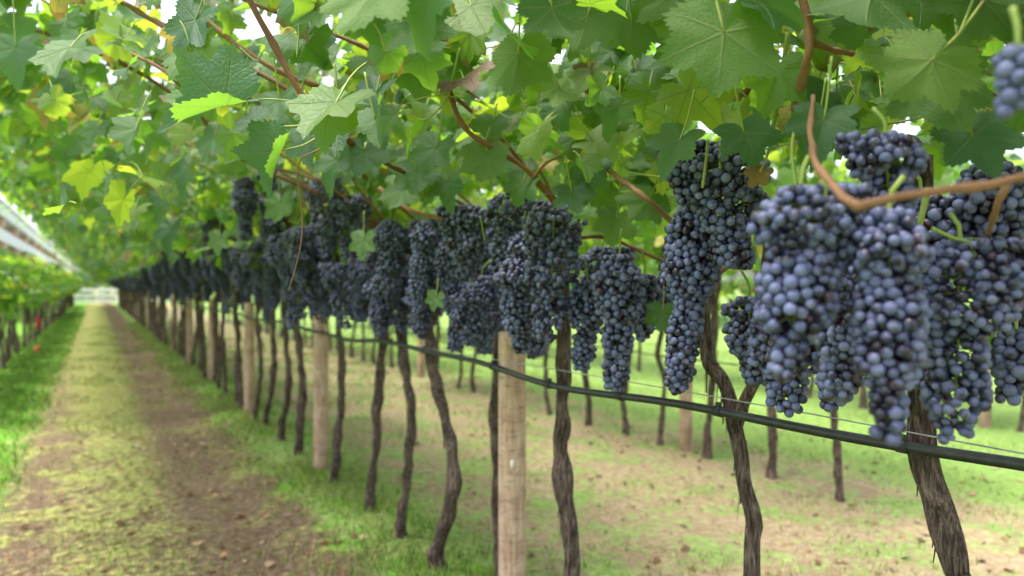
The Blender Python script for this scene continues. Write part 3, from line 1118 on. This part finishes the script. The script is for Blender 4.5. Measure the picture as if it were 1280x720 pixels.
edges = [-.25] + [(ysn[i] + ysn[i + 1]) / 2 for i in range(len(ysn) - 1)] + [ysn[-1] + .3]
for i, (pts, r, lab) in enumerate(specs):
    base = np.array([pts[0][0], pts[0][1], 0])
    root = vine_root(base[0], base[1], lab, GROUP_NEAR)
    loc = [p - base for p in pts]
    fork = None
    if 'forks' in lab:
        fk = [at(a, b, 1.14) for a, b in ((918, 535), (930, 505), (945, 470), (950, 430))]
        fk.append(fk[-1] + np.array([0, -.02, .22]))
        fork = [p - base for p in fk]
    tm = trunk_mesh(loc, r, 11 * i + 3, 30 if i < 6 else 18, 110 if i < 6 else 60, fork)
    link('trunk', tm, root)
    Y0, Y1 = edges[i], edges[i + 1]
    for c, path in enumerate(generic_canes(rgc, np.array(pts[-1]), 2 if i < 6 else 3)):
        P = np.array(path)
        bad = in_view(P, 1.15)
        if bad.any() and i < 6:
            continue
        link('cane', cane_mesh([p - base for p in path], rgc.uniform(.0045, .0065), .003, i * 10 + c), root)
    # foliage
    n = int((880 if i < 5 else 1200) * (Y1 - Y0))
    pos, nrm, tip, size, rg = foliage_near(Y0, Y1, n, 500 + i, wx=(.25 if i < 3 else -.1 if i < 4 else -.68, 1.45))
    size = size * (1.25 if i >= 5 else 1.08)
    ce = pos + unit(tip - nrm * (tip * nrm).sum(1, keepdims=True)) * size[:, None] * .45
    px, py, z = proj(ce)
    lim = np.interp(px, _GZ_X, _GZ_Y)
    rpx = F * size / np.maximum(z, .1)
    keep = ~(in_view(ce, .95) & ~((py < 120) & (z > .72))) & ~((py + rpx * .75 > lim) & (z < 3.4) & (px > -200) & (px < 1500) & (z > 0))
    pos, nrm, tip, size = pos[keep], nrm[keep], tip[keep], size[keep]
    mb = MB()
    put_leaves(mb, pos, nrm, tip, size, T_MID, rg)
    petioles(mb, pos, unit(tip), nrm, size, rg)
    mb.v = [v - base for v in mb.v]
    link('foliage', mb.mesh('foliage_mesh', [M_LEAF, M_STEM]), root)
    VINES.append((root, base))

# the rest of the near row, copies
FOL_MID = [far_foliage_mesh(900 + i, 450, .50, T_MID) for i in range(4)]
FOL_FAR = [far_foliage_mesh(920 + i, 460, .50, T_LO) for i in range(3)]
FOL_HEDGE = [far_foliage_mesh(940 + i, 190, .55, T_LO, M_LEAF_FAR, 'hedge') for i in range(3)]
FOL_BACK = [far_foliage_mesh(960 + i, 220, .55, T_LO, M_LEAF_FAR, 'narrow') for i in range(3)]
TRUNKS = []
for i in range(6):
    rg = np.random.default_rng(1200 + i)
    w = np.cumsum(rg.normal(0, .022, (6, 2)), 0)
    pth = [np.array([0, 0, -.04])] + [np.array([w[j, 0], w[j, 1], .22 * (j + 1)]) for j in range(6)]
    TRUNKS.append(trunk_mesh(pth, rg.uniform(.018, .024), 40 + i, 12, 36))
TRUNK_TOP = 1.32
CANES = []
for i in range(5):
    rg = np.random.default_rng(1300 + i)
    CANES.append([cane_mesh([p - np.array([ROW, 0, 0]) for p in path], .0055, .003, 50 + i) for path in generic_canes(rg, np.array([ROW, 0, 1.30]), 3)])


def far_vine(x, y, fol, label, group, canes=True, seed=0, rot=0.0):
    rg = np.random.default_rng(seed)
    root = vine_root(x, y, label, group)
    link('trunk', TRUNKS[int(rg.integers(len(TRUNKS)))], root, rotz=rg.uniform(0, 6.28))
    link('foliage', fol[int(rg.integers(len(fol)))], root, rotz=rot)
    if canes:
        for c in CANES[int(rg.integers(len(CANES)))]:
            link('cane', c, root)
    return root


y = 6.45
k = 0
while y < 46.5:
    pi = min(range(len(POSTS)), key=lambda j: abs(POSTS[j] - y))
    yy = y + (.17 if abs(POSTS[pi] - y) < .12 else 0)
    seg = sum(1 for p in POSTS if p < yy)
    if seg < 7:
        lab = 'blurred dark grape vine trunk between the %s and %s posts of the near row' % (ORD[seg - 1], ORD[seg])
    else:
        lab = 'tiny blurred grape vine far down the near row beyond the seventh post'
    grp = GROUP_NEAR
    far_vine(ROW + RNG.normal(0, .02), yy, FOL_MID if y < 13 else FOL_FAR, lab, grp, y < 12, 3000 + k)
    y += .48
    k += 1

# left row
y = 7.2
k = 0
while y < 46.5:
    px = proj(np.array([-1.12, y, .4]))[0]
    lab = ('dark vine trunk under a leafy hedge at the left edge of the photo' if y < 13 else
           'small dark vine in the far part of the left hedge row')
    far_vine(-1.12 + RNG.normal(0, .03), y, FOL_HEDGE, lab, 'grape vines of the low left row', False, 4000 + k, math.pi * (k % 2))
    y += .5
    k += 1

# rows behind
BACK_ROWS = [(3.5, [2.24, 2.71, 3.22, 3.62, 4.07, 4.52, 5.1, 5.6, 6.1, 6.5, 6.9, 7.4] + list(np.arange(8.5, 24, .55)), 'second row behind the posts',
              'grape vines of the second row'),
             (6.2, list(np.arange(1.9, 20, .62)), 'third row farthest back on the right', 'grape vines of the third row')]
for bi, (bx, yl, where, grp) in enumerate(BACK_ROWS):
    for k, yy in enumerate(yl):
        if bi == 0 and k < 6:
            lab = 'thin dark vine trunk, %s from the right in the second row behind' % ORD[k]
        else:
            lab = 'thin blurred vine trunk in the ' + where + (', left of the sixth' if bi == 0 else '')
        far_vine(bx + RNG.normal(0, .03), yy, FOL_BACK, lab, grp, False, 5000 + 100 * bi + k)
for k, (bx, yy, lab) in enumerate([(3.5, 3.42, 'pale wooden post of the second row, seen right of the forked trunk\'s left arm'),
                                   (3.5, 7.95, 'pale wooden post of the second row, between the bowed trunks on the left'),
                                   (6.2, 2.75, 'pale wooden post in the third row, near the right edge')]):
    o = link('wooden_post', post_me, None, (bx, yy, 0))
    tag(o, lab, 'post', 'wooden posts of the rows behind')

# ------------------------------------------------------------------ hose and wires
hose = bpy.data.objects.new('irrigation_hose', None)
COL.objects.link(hose)
hose.location = (ROW - .055, 0, .895)
tag(hose, 'black plastic irrigation hose strung along the near row below the grapes', 'hose')
ysx = np.concatenate([np.linspace(-1.2, 6, 120), np.linspace(6.2, 46.5, 100)])
sag = .012 * np.sin(ysx * 2.9 + .4) + .006 * np.sin(ysx * 7.1)
mb = MB()
tube(mb, np.stack([.006 * np.sin(ysx * 3.3), ysx, sag - .004], 1), .0092, 12)
link('tube', mb.mesh('hose_mesh', [M_HOSE]), hose)
for yy in (.60, .97, 1.57, 1.27, 1.90, 2.45, 2.78, 3.12, 3.8, 4.14):
    zz = float(np.interp(yy, ysx, sag)) - .004
    mb = MB()
    tube(mb, np.array([[0, -.009, 0], [0, .009, 0]]), .0113, 12)
    box(mb, (0.0, 0, .014), (.008, .014, .010), bev=.002)
    link('clip', mb.mesh('clip_mesh', [M_CLIP]), hose, (.006 * math.sin(yy * 3.3), yy, zz))
mb = MB()
wy = np.linspace(-1.2, 46, 120)
tube(mb, np.stack([.02 + .004 * np.sin(wy * 2), wy, .016 + .006 * np.sin(wy * 1.7)], 1), .0014, 5)
o = link('support_wire', mb.mesh('wire_mesh', [M_WIRE]), None, (ROW - .055, 0, .895))
tag(o, 'thin steel wire running just above the black hose', 'wire')
mb = MB()
tube(mb, np.stack([0 * wy, wy, .004 * np.sin(wy * 1.4)], 1), .0016, 5)
o = link('fruiting_wire', mb.mesh('wire2_mesh', [M_WIRE]), None, (1.06, 0, 1.40))
tag(o, 'thin steel wire under the leaves carrying the canes above the grapes', 'wire')
mb = MB()
tube(mb, np.stack([0 * wy, wy, .01 * np.sin(wy * 1.4)], 1), .006, 6)
o = link('irrigation_hose', mb.mesh('hose2_mesh', [M_HOSE]), None, (3.44, 0, .66))
tag(o, 'thin dark hose along the second vine row, seen at the right edge', 'hose')

# red and orange tags at the left row
mb = MB()
tube(mb, np.stack([.01 * np.sin(np.linspace(0, 3, 8)), 0 * np.linspace(0, 1, 8), np.linspace(.02, .26, 8)], 1), np.array([.05, .06, .062, .06, .062, .055, .05, .045]) * .7, 12, 0)
o = link('trunk_guard', mb.mesh('guard_mesh', [M_RED]), None, (-.98, 16.4, .28))
tag(o, 'bright red plastic sleeve among the dark trunks of the left row', 'tag')
mb = MB()
a_ = np.linspace(0, 2 * math.pi, 11)[:-1]
tube(mb, np.stack([0 * np.linspace(0, 1, 5), 0 * np.linspace(0, 1, 5), np.linspace(0, .09, 5)], 1), np.array([.045, .055, .06, .05, .03]), 10, 0)
o = link('plastic_cup', mb.mesh('cup_mesh', [M_ORANGE]), None, (-.88, 14.6, 0))
tag(o, 'small orange piece of plastic lying in the grass of the left row', 'litter')

# ------------------------------------------------------------------ grape bunches in front
HB = [
    # cx, top, bottom, width, lateral X, shoulder, label
    (1002, 234, 475, 132, .57, .01, 'huge out-of-focus dusty blue grape bunch, broadest of all, beneath the near bare cane'),
    (1112, 262, 556, 100, .62, .00, 'long dusty blue grape bunch whose tip dangles lowest, over the black hose'),
    (1062, 330, 500, 78, .72, .00, 'grape bunch wedged between the broadest bunch and the longest one'),
    (1106, 168, 285, 82, .72, .02, 'dark grape bunch above the near bare cane, below the big right leaves'),
    (1200, 300, 553, 108, .80, .02, 'large purple-blue grape bunch in front of the thickest right-hand trunk'),
    (1152, 240, 480, 85, .92, .00, 'shaded blackish grape bunch behind the longest bunch, at the thick trunk'),
    (1240, 205, 370, 85, .95, .02, 'dark grape bunch tucked under the bare cane at the right edge'),
    (1270, 415, 502, 52, .98, .00, 'small separate grape bunch hanging at the right edge over green grass'),
    (1272, 60, 145, 45, .55, .00, 'blurred grape bunch alone among the leaves in the upper right corner'),
    (903, 180, 335, 118,   .86, .02, 'sharp blue-black grape bunch with green stalks, highest one at centre right'),
    (866, 250, 490, 66, .88, .00, 'long slim grape bunch left of the forked trunk, under the highest bunch'),
    (936, 372, 478, 62, 1.03, .00, 'small dark grape bunch directly in front of the trunk fork'),
    (985, 360, 516, 98, .92, .02, 'grape bunch with shrivelled berries below and behind the broadest bunch'),
    (1050, 435, 512, 56, .90, .00, 'short reddish-dark grape bunch whose tip shows below the broadest bunch'),
    (692, 256, 426, 84, .92, .02, 'sharp full grape bunch with round blue berries right above the nearest post'),
    (640, 240, 370, 66, 1.02, .00, 'darker grape bunch just left behind the sharp full one above the post'),
    (587, 258, 352, 62, .98, .01, 'stubby grape bunch at the left of the group above the nearest post'),
    (646, 325, 442, 56, .97, .00, 'lower grape bunch reaching down to the top of the nearest post'),
    (592, 362, 432, 66, 1.08, .00, 'low dark grape bunch left of the nearest post, just above the hose'),
    (775, 320, 490, 62, .95, .02, 'pointed grape bunch whose tapering tail touches the hose, centre right'),
    (734, 352, 462, 48, 1.0, .00, 'short grape bunch left of the pointed bunch, right of the gnarled trunk'),
    (806, 345, 425, 50, 1.1, .00, 'small shaded grape bunch right behind the pointed bunch'),
    (376, 190, 335, 78, .75, .02, 'large grape bunch high on the left with a dry tendril in front'),
    (325, 222, 312, 58, .78, .01, 'grape bunch partly covered by the folded drooping leaf on the left'),
    (278, 205, 272, 44, .75, .00, 'leftmost high grape bunch just below the big folded leaf'),
    (432, 245, 325, 52, .90, .01, 'dark grape bunch under the pair of grey-green leaves at centre left'),
    (488, 276, 362, 44, .93, .00, 'narrow oval grape bunch hanging alone, left of the slim long one'),
    (530, 278, 402, 36, .98, .00, 'slim long grape bunch halfway between the oval bunch and the post group'),
    (530, 350, 418, 42, 1.12, .00, 'small low grape bunch beneath the slim long one near the bowed trunk'),
    (356, 292, 352, 56, .80, .00, 'grape bunch under the large high bunch on the left'),
    (456, 335, 402, 42, 1.02, .00, 'low dark grape bunch above the third trunk left of the post'),
    (398, 320, 405, 44, .96, .00, 'low grape bunch above the second wooden post'),
    (246, 285, 345, 42, .72, .00, 'blurred grape bunch at the upper left end of the dark grape band'),
    (300, 232, 318, 46, .80, .00, 'grape bunch between the leftmost high one and the leaf-covered one'),
    (344, 200, 300, 50, .77, .01, 'high grape bunch touching the left side of the large tendril bunch'),
    (404, 222, 318, 46, .82, .01, 'high grape bunch touching the right side of the large tendril bunch'),
    (258, 240, 312, 40, .76, .00, 'blurred high grape bunch below the leftmost high one'),
    (330, 300, 395, 50, .86, .01, 'grape bunch under the folded drooping leaf, low in the dark band'),
    (288, 312, 392, 44, .84, .00, 'low blurred grape bunch left of the third wooden post'),
    (376, 318, 412, 48, .88, .00, 'low grape bunch hanging straight under the dry tendril tip'),
    (428, 330, 412, 46, .95, .01, 'low grape bunch between the second post and the oval bunch'),
    (478, 345, 420, 44, 1.0, .00, 'low grape bunch beneath the narrow oval bunch'),
    (224, 272, 340, 36, .74, .00, 'small blurred grape bunch, high in the far part of the grape band'),
    (560, 300, 400, 46, 1.06, .00, 'shaded grape bunch between the slim long one and the stubby one'),
    (655, 290, 400, 48, 1.0, .01, 'grape bunch tucked under the left shoulder of the sharp full one'),
]
GB = 'bunches of grapes hanging along the near row'
HERO_BOX = []
for i, (cx, tp, bt, wd, X, sh, lab) in enumerate(HB):
    top = at(cx, tp, X)
    z = proj(top)[2]
    L = (bt - tp) / F * z
    W = wd / F * z
    r = 0.0058 if X < .85 and i < 9 else .0072 if i < 14 else .0080
    hi = i < 22
    me, st = bunch_mesh(L - .5 * r, W * (.93 if X < .7 else 1.05) - r * .3, 2000 + i * 7, S_HI if hi else S_MID, r, sh, stem=.03 if z < .9 else .055)
    root = bpy.data.objects.new('grape_bunch', None)
    COL.objects.link(root)
    root.location = [float(c) for c in top]
    root.empty_display_size = .02
    tag(root, lab, 'grapes', GB)
    link('berries', me, root)
    link('stem', st, root)

BV = [bunch_mesh(L, W, 2600 + i, S_MID, .0080, sh, .06) for i, (L, W, sh) in enumerate(
    [(.26, .145, .02), (.31, .13, .0), (.20, .13, .01), (.24, .11, 0), (.16, .11, .02), (.29, .15, .03)])]
BF = [bunch_mesh(L, W, 2700 + i, S_LO, .0095, sh, .05, merged=True)[0] for i, (L, W, sh) in enumerate(
    [(.26, .14, .02), (.30, .12, .0), (.22, .13, .01), (.26, .12, 0)])]
rg = np.random.default_rng(99)
spots = []
y = 1.75
while y < 15.0:
    dens = 20 if y < 3.2 else 18
    y += rg.exponential(1 / dens)
    X = rg.uniform(.62, 1.25) if y > 3.2 else rg.uniform(1.04, 1.3)
    zt = 1.30 + (1.14 - X) * .62 + rg.uniform(-.14, .10)
    if y < 3.2:
        zt = rg.uniform(1.17, 1.42)
    spots.append((X, y, zt))
# hidden bunches behind the nearest ones
for (X, y, zt) in [(1.12, .62, 1.30), (1.2, .85, 1.32), (1.22, 1.2, 1.28), (1.15, 1.42, 1.25), (1.2, .45, 1.3)]:
    spots.append((X, y, zt))
spots = spots[:262]
for (X, y, zt) in spots:
    a = int(rg.integers(6))
    if y < 1.87:
        lab = 'shaded grape bunch half hidden behind the front bunches right of the nearest post'
        seg = 0
    else:
        seg = sum(1 for p in POSTS if p < y)
        lab = 'dark grape bunch in the crowded band between the %s and %s wooden posts' % (ORD[seg - 1], ORD[seg])
    if y < 7.5:
        root = bpy.data.objects.new('grape_bunch', None)
        COL.objects.link(root)
        root.location = (X, y, zt)
        root.rotation_euler = (0, 0, rg.uniform(0, 6.28))
        root.empty_display_size = .02
        link('berries', BV[a][0], root)
        link('stem', BV[a][1], root)
    else:
        root = link('grape_bunch', BF[a % 4], None, (X, y, zt), rg.uniform(0, 6.28), rg.uniform(.9, 1.15))
    tag(root, lab, 'grapes', GB)
# far bunches as one mass
mb = MB()
y = 15.0
while y < 46:
    y += rg.exponential(1 / 9)
    X = rg.uniform(.60, 1.25)
    zt = 1.28 + (1.14 - X) * .62 + rg.uniform(-.14, .08)
    P, rad, bend = bunch_points(.27, .15, int(rg.integers(5)) + 9000, .021)
    V, tri, qd = S_LO
    P = P + np.array([X, y, zt])
    nv = len(V)
    off = (np.arange(len(P)) * nv)[:, None, None]
    mb.add((P[:, None] + rad[:, None, None] * V[None]).reshape(-1, 3), [(tri[None] + off).reshape(-1, 3), (qd[None] + off).reshape(-1, 4)])
o = link('far_grapes', mb.mesh('far_grapes_mesh', [M_BERRY]))
tag(o, 'dark mass of grape bunches at the far end of the near row', 'grapes', kind='stuff')

# ------------------------------------------------------------------ leaves and canes seen one by one
def nearest_vine(P):
    return min(VINES, key=lambda v: abs(v[1][1] - P[1]))


def hero_leaf(px, py, z, size_px, tip, nrm, variant=0, pet=None, label=None, mat=None):
    """leaf with its stalk joint at (px, py), depth z; tip = image direction, nrm = (right, up, towards camera)"""
    P = atz(px, py, z)
    s = size_px / F * z
    nw = unit(nrm[0] * CAM_R + nrm[1] * CAM_U + nrm[2] * CAM_T)
    td = tip[0] * CAM_R - tip[1] * CAM_U + (tip[2] if len(tip) > 2 else 0) * CAM_T
    root, base = nearest_vine(P)
    mb = MB()
    rg = np.random.default_rng(int(px * 7 + py))
    put_leaves(mb, (P - base)[None], nw[None], td[None], np.array([s]), [T_HI[variant % len(T_HI)]], rg)
    lf = link('leaf', mb.mesh('leaf_mesh', [mat or M_LEAF_ONE]), root)
    if label:
        lf['label'] = label
    pp = [P]
    if pet is None:
        t2 = unit(td)
        pp = [P, P - t2 * s * .4 + CAM_U * s * .15, P - t2 * s * .8 + CAM_U * s * .5]
    else:
        pp = [P] + [atz(a, b, zz) for a, b, zz in pet]
    mb = MB()
    tube(mb, spline([p - base for p in pp], 10), np.linspace(.0014, .0019, 10), 7)
    link('petiole', mb.mesh('petiole_mesh', [M_STEM]), lf)


HL = [
    (283, 132, 1.12, 104, (-.88, .30), (-.08, .62, .78), 5, [(330, 124, 1.13), (370, 128, 1.14), (392, 138, 1.15)], None),
    (352, 188, 1.10, 70, (-.42, .85), (-.55, .22, .80), 5, [(378, 182, 1.12), (396, 172, 1.15)], None),
    (318, 150, 1.16, 40, (-.6, .6), (-.3, .7, .6), 2, [(350, 158, 1.17), (395, 155, 1.17)], None),
    (350, 125, 1.22, 43, (.2, .9), (-.3, .5, .8), 0, None, None),
    (425, 148, 1.16, 52, (.15, 1), (-.2, .5, .85), 0, None, None),
    (470, 118, 1.15, 58, (-.3, 1), (-.45, .45, .75), 1, None, None),
    (455, 190, 1.22, 45, (.1, 1), (-.2, .45, .85), 2, None, None),
    (470, 150, 1.10, 48, (.35, .9), (-.5, .4, .75), 5, None, None),
    (395, 60, 1.35, 50, (-.3, .9), (-.3, .4, .8), 0, None, None),
    (245, 25, 1.20, 58, (-.4, .9), (-.3, .3, .8), 0, None, None),
    (20, 60, 1.6, 50, (.1, 1), (.1, .4, .8), 1, None, None),
    (290, 75, 1.5, 50, (.1, 1), (-.1, .6, .7), 2, None, None),
    # large leaves overhead, seen from below
    (470, -20, .72, 90, (-.35, 1), (.3, -.35, -.85), 0, None, 'large blurred leaf seen from below'),
    (520, 25, .95, 68, (.2, .9), (.1, -.3, -.9), 1, None, None),
    (648, 68, 1.05, 66, (-.05, 1), (.25, -.25, -.9), 3, None, None),
    (690, 10, .85, 65, (.2, 1), (-.2, -.35, -.9), 1, None, None),
    (735, 20, .95, 61, (-.2, 1), (.2, -.3, -.9), 0, None, None),
    (790, 30, 1.05, 58, (.1, 1), (0, -.4, -.9), 2, None, None),
    (905, 40, .78, 97, (-.15, 1), (.05, -.25, -.95), 2, [(890, -20, .80), (880, -60, .85)], 'large dark leaf seen from below, pierced by light'),
    (1165, 75, .74, 94, (-.75, .75), (.1, -.35, -.9), 0, [(1200, 40, .76), (1230, 0, .80)], 'large leaf seen from below at upper right'),
    (1180, 88, .78, 94, (.05, 1), (.25, -.25, -.9), 3, [(1200, 40, .8), (1220, -10, .85)], None),
    (1090, -10, .80, 94, (-.3, .9), (.1, -.4, -.9), 1, None, None),
    (1230, 0, .85, 86, (.3, .8), (-.1, -.4, -.9), 2, None, None),
    (1010, -15, .90, 72, (-.1, .9), (.1, -.4, -.9), 1, None, None),
    (840, -10, .95, 72, (.2, .8), (.1, -.5, -.8), 0, None, None),
    # sharp leaves at mid distance
    (607, 196, 1.40, 40, (-.05, 1), (-.2, .25, .95), 2, [(606, 180, 1.42), (612, 160, 1.45)], None),
    (742, 178, 1.35, 45, (.55, .6), (-.1, .65, .65), 4, None, 'pale yellowing leaf with brown edges'),
    (700, 110, 1.35, 40, (.5, .7), (-.2, -.5, -.8), 1, None, None),
    (775, 140, 1.35, 35, (.0, 1), (-.2, -.4, -.85), 0, None, None),
    (742, 212, 1.40, 43, (-.3, 1), (-.4, .35, .8), 1, None, None),
    (545, 185, 1.45, 43, (-.3, 1), (-.3, .4, .8), 0, None, None),
    (520, 215, 1.5, 40, (.2, 1), (-.2, .4, .85), 2, None, None),
    (810, 250, 1.45, 45, (-.5, .7), (-.1, -.45, -.85), 0, None, None),
    (838, 180, 1.5, 45, (-.6, .5), (.1, -.5, -.8), 1, None, None),
    (770, 275, 1.55, 40, (-.2, 1), (-.3, .4, .8), 4, None, None),
    (828, 392, 1.5, 27, (-.1, 1), (-.2, .2, .9), 2, None, None),
    (1240, 430, 1.0, 40, (-.5, .9), (-.2, .3, .9), 0, None, None),
    (1020, 160, .95, 50, (-.3, .9), (-.2, .3, .9), 1, None, None),
    (545, 372, 1.9, 19, (-.2, 1), (-.3, .3, .9), 0, None, None),
    (735, 92, 1.3, 29, (-.1, 1), (-.5, .2, .8), 5, None, 'withered curled brown leaf'),
    (596, 0, 1.2, 24, (-.1, 1), (-.6, .2, .7), 4, None, 'withered curled brown leaf'),
    (950, 215, .95, 26, (-.5, .7), (-.3, .5, .7), 4, None, 'withered curled brown leaf'),
    (420, 200, 1.5, 44, (-.1, 1), (-.5, .45, .75), 1, None, None),
    (388, 172, 1.45, 46, (.2, 1), (-.4, .4, .8), 0, None, None),
    (300, 178, 1.7, 40, (-.3, 1), (-.4, .4, .8), 2, None, None),
    (268, 172, 1.9, 38, (-.3, 1), (-.5, .4, .75), 0, None, None),
    (235, 210, 2.1, 38, (-.1, 1), (-.5, .4, .75), 1, None, None),
    (505, 235, 1.6, 40, (-.2, 1), (-.4, .5, .75), 2, None, None),
    (560, 228, 1.5, 38, (.2, 1), (-.4, .4, .8), 1, None, None),
    (655, 228, 1.45, 38, (-.3, 1), (-.4, .5, .75), 4, None, None),
    (715, 240, 1.4, 36, (.3, 1), (-.3, .5, .8), 0, None, None),
    (850, 175, 1.0, 52, (-.5, 1), (-.4, .5, .75), 1, None, None),
    (930, 165, .95, 54, (.3, 1), (-.3, .45, .8), 4, None, None),
    (1030, 150, .80, 62, (-.2, 1), (-.3, .5, .75), 1, None, None),
    (1215, 170, .80, 66, (.3, 1), (-.3, .4, .8), 0, None, None),
    (215, 285, 3.2, 34, (.0, 1), (-.4, .4, .8), 1, None, None),
    (455, 300, 2.0, 28, (.0, 1), (-.4, .3, .85), 0, None, None),
    (350, 255, 2.3, 30, (.1, 1), (-.4, .3, .85), 2, None, None),
    (275, 298, 2.6, 24, (.0, 1), (-.3, .3, .9), 0, None, None),
]
M_DRY = leaf_material('withered_leaf', (3.2, 1.0, .8), .99, .995, (.8, .25, .6), plain=True)
M_YEL = leaf_material('yellowing_leaf', (4.2, 2.4, 3.6), .99, .995, (2.2, 1.4, 5))
for h in HL:
    mat = M_DRY if h[8] and 'withered' in h[8] else M_YEL if h[8] and 'yellowing' in h[8] else None
    hero_leaf(*h[:8], label=h[8], mat=mat)

HC = [
    ([(300, -30, 1.10), (322, 20, 1.12), (345, 62, 1.14), (372, 112, 1.15), (400, 142, 1.17), (445, 182, 1.25), (505, 215, 1.5)], .0052, .0042),
    ([(562, 112, 1.38), (574, 150, 1.38), (590, 170, 1.39), (640, 200, 1.42), (668, 225, 1.44), (692, 252, 1.46)], .0046, .0040),
    ([(665, 225, 1.44), (680, 205, 1.42), (700, 195, 1.40)], .0030, .0022),
    ([(1016, 120, .82), (1014, 165, .74), (1024, 200, .62), (1048, 226, .54), (1078, 247, .51), (1112, 239, .51), (1200, 226, .52), (1300, 208, .53)], .0026, .0033),
    ([(1262, 232, .66), (1246, 265, .68), (1232, 305, .72)], .0030, .0022),
    ([(1000, -20, .86), (1010, 45, .86), (1006, 80, .86), (990, 140, .9)], .0050, .0045),
    ([(1012, 50, .86), (1040, 62, .88), (1066, 68, .92)], .0036, .003),
    ([(752, 205, 1.42), (800, 240, 1.25), (826, 264, 1.25), (856, 290, 1.28), (900, 320, 1.3)], .0045, .004),
    ([(120, -20, 1.7), (220, 40, 1.65), (300, 75, 1.6), (380, 130, 1.6), (420, 190, 1.75)], .0060, .0055),
    ([(210, -30, 1.5), (270, 35, 1.5), (340, 85, 1.5), (400, 110, 1.55)], .0055, .005),
    ([(20, 30, 2.2), (130, 70, 2.1), (230, 130, 2.2), (330, 215, 2.5)], .0065, .006),
    ([(150, 60, 1.9), (220, 100, 1.9), (290, 190, 2.1), (400, 245, 2.4)], .0055, .005),
    ([(700, 300, 1.7), (760, 300, 1.7), (840, 335, 1.6)], .0045, .0035),
    ([(860, 410, 1.35), (900, 340, 1.3), (930, 330, 1.35)], .0045, .0035),
    ([(475, 235, 1.7), (510, 262, 1.65), (555, 275, 1.6)], .0045, .004),
    ([(1100, 60, 1.0), (1180, 90, 1.0), (1290, 150, 1.0)], .0045, .004),
    ([(930, 120, 1.1), (960, 60, 1.05), (980, -10, 1.0)], .0042, .004),
]
for i, (pts, r0, r1) in enumerate(HC):
    P = [atz(*p) for p in pts]
    root, base = nearest_vine(P[len(P) // 2])
    link('cane', cane_mesh([p - base for p in P], r0, r1, 800 + i, sides=10), root)

HT = [   # green shoots and tendrils
    ([(575, 60, 1.34), (565, 100, 1.35), (560, 120, 1.36), (545, 140, 1.36), (528, 150, 1.36), (505, 140, 1.36)], .0030, .0016),
    ([(562, 118, 1.36), (530, 122, 1.35), (508, 130, 1.34)], .0018, .0012),
    ([(560, 118, 1.36), (545, 90, 1.34), (530, 62, 1.33)], .0022, .0012),
    ([(562, 120, 1.36), (600, 128, 1.34), (640, 150, 1.33)], .0016, .001),
    ([(372, -20, 1.15), (374, 30, 1.15), (371, 72, 1.15)], .0022, .0016),
    ([(1165, 285, .72), (1190, 297, .72), (1212, 305, .72), (1222, 330, .72), (1215, 350, .72)], .0022, .0016),
    ([(1028, 225, .64), (1032, 265, .63), (1028, 300, .62)], .0030, .0026),
    ([(1040, 250, .65), (1040, 275, .65)], .0018, .0016),
    ([(995, 150, .85), (990, 190, .8), (996, 235, .78)], .0020, .0020),
    ([(885, 175, 1.02), (882, 205, 1.02), (878, 235, 1.02)], .0022, .0022),
    ([(900, 180, 1.04), (900, 215, 1.04)], .0018, .0018),
    ([(985, 40, .95), (975, 110, .97), (965, 165, 1.0)], .0036, .003),
    ([(1160, 235, .82), (1150, 280, .82), (1140, 330, .85)], .0040, .003),
    ([(780, 215, 1.3), (840, 222, 1.25), (880, 215, 1.2)], .0022, .0018),
    ([(600, 270, 1.45), (606, 300, 1.5)], .0016, .0014),
    ([(300, 60, 1.4), (320, 75, 1.38), (330, 62, 1.36)], .0018, .0014),
]
for i, (pts, r0, r1) in enumerate(HT):
    P = [atz(*p) for p in pts]
    root, base = nearest_vine(P[len(P) // 2])
    mb = MB()
    tube(mb, spline([p - base for p in P], 18), np.linspace(r0, r1, 18), 7)
    link('shoot', mb.mesh('shoot_mesh', [M_STEM]), root)
# the dry tendril dangling over the large left bunch
P = [atz(*p) for p in [(405, 184, 1.1), (388, 192, 1.1), (373, 202, 1.1), (374, 240, 1.1), (378, 275, 1.11), (376, 305, 1.11), (368, 340, 1.12), (360, 364, 1.12)]]
root, base = nearest_vine(P[3])
link('tendril', cane_mesh([p - base for p in P], .0013, .0008, 888, False, 6), root)
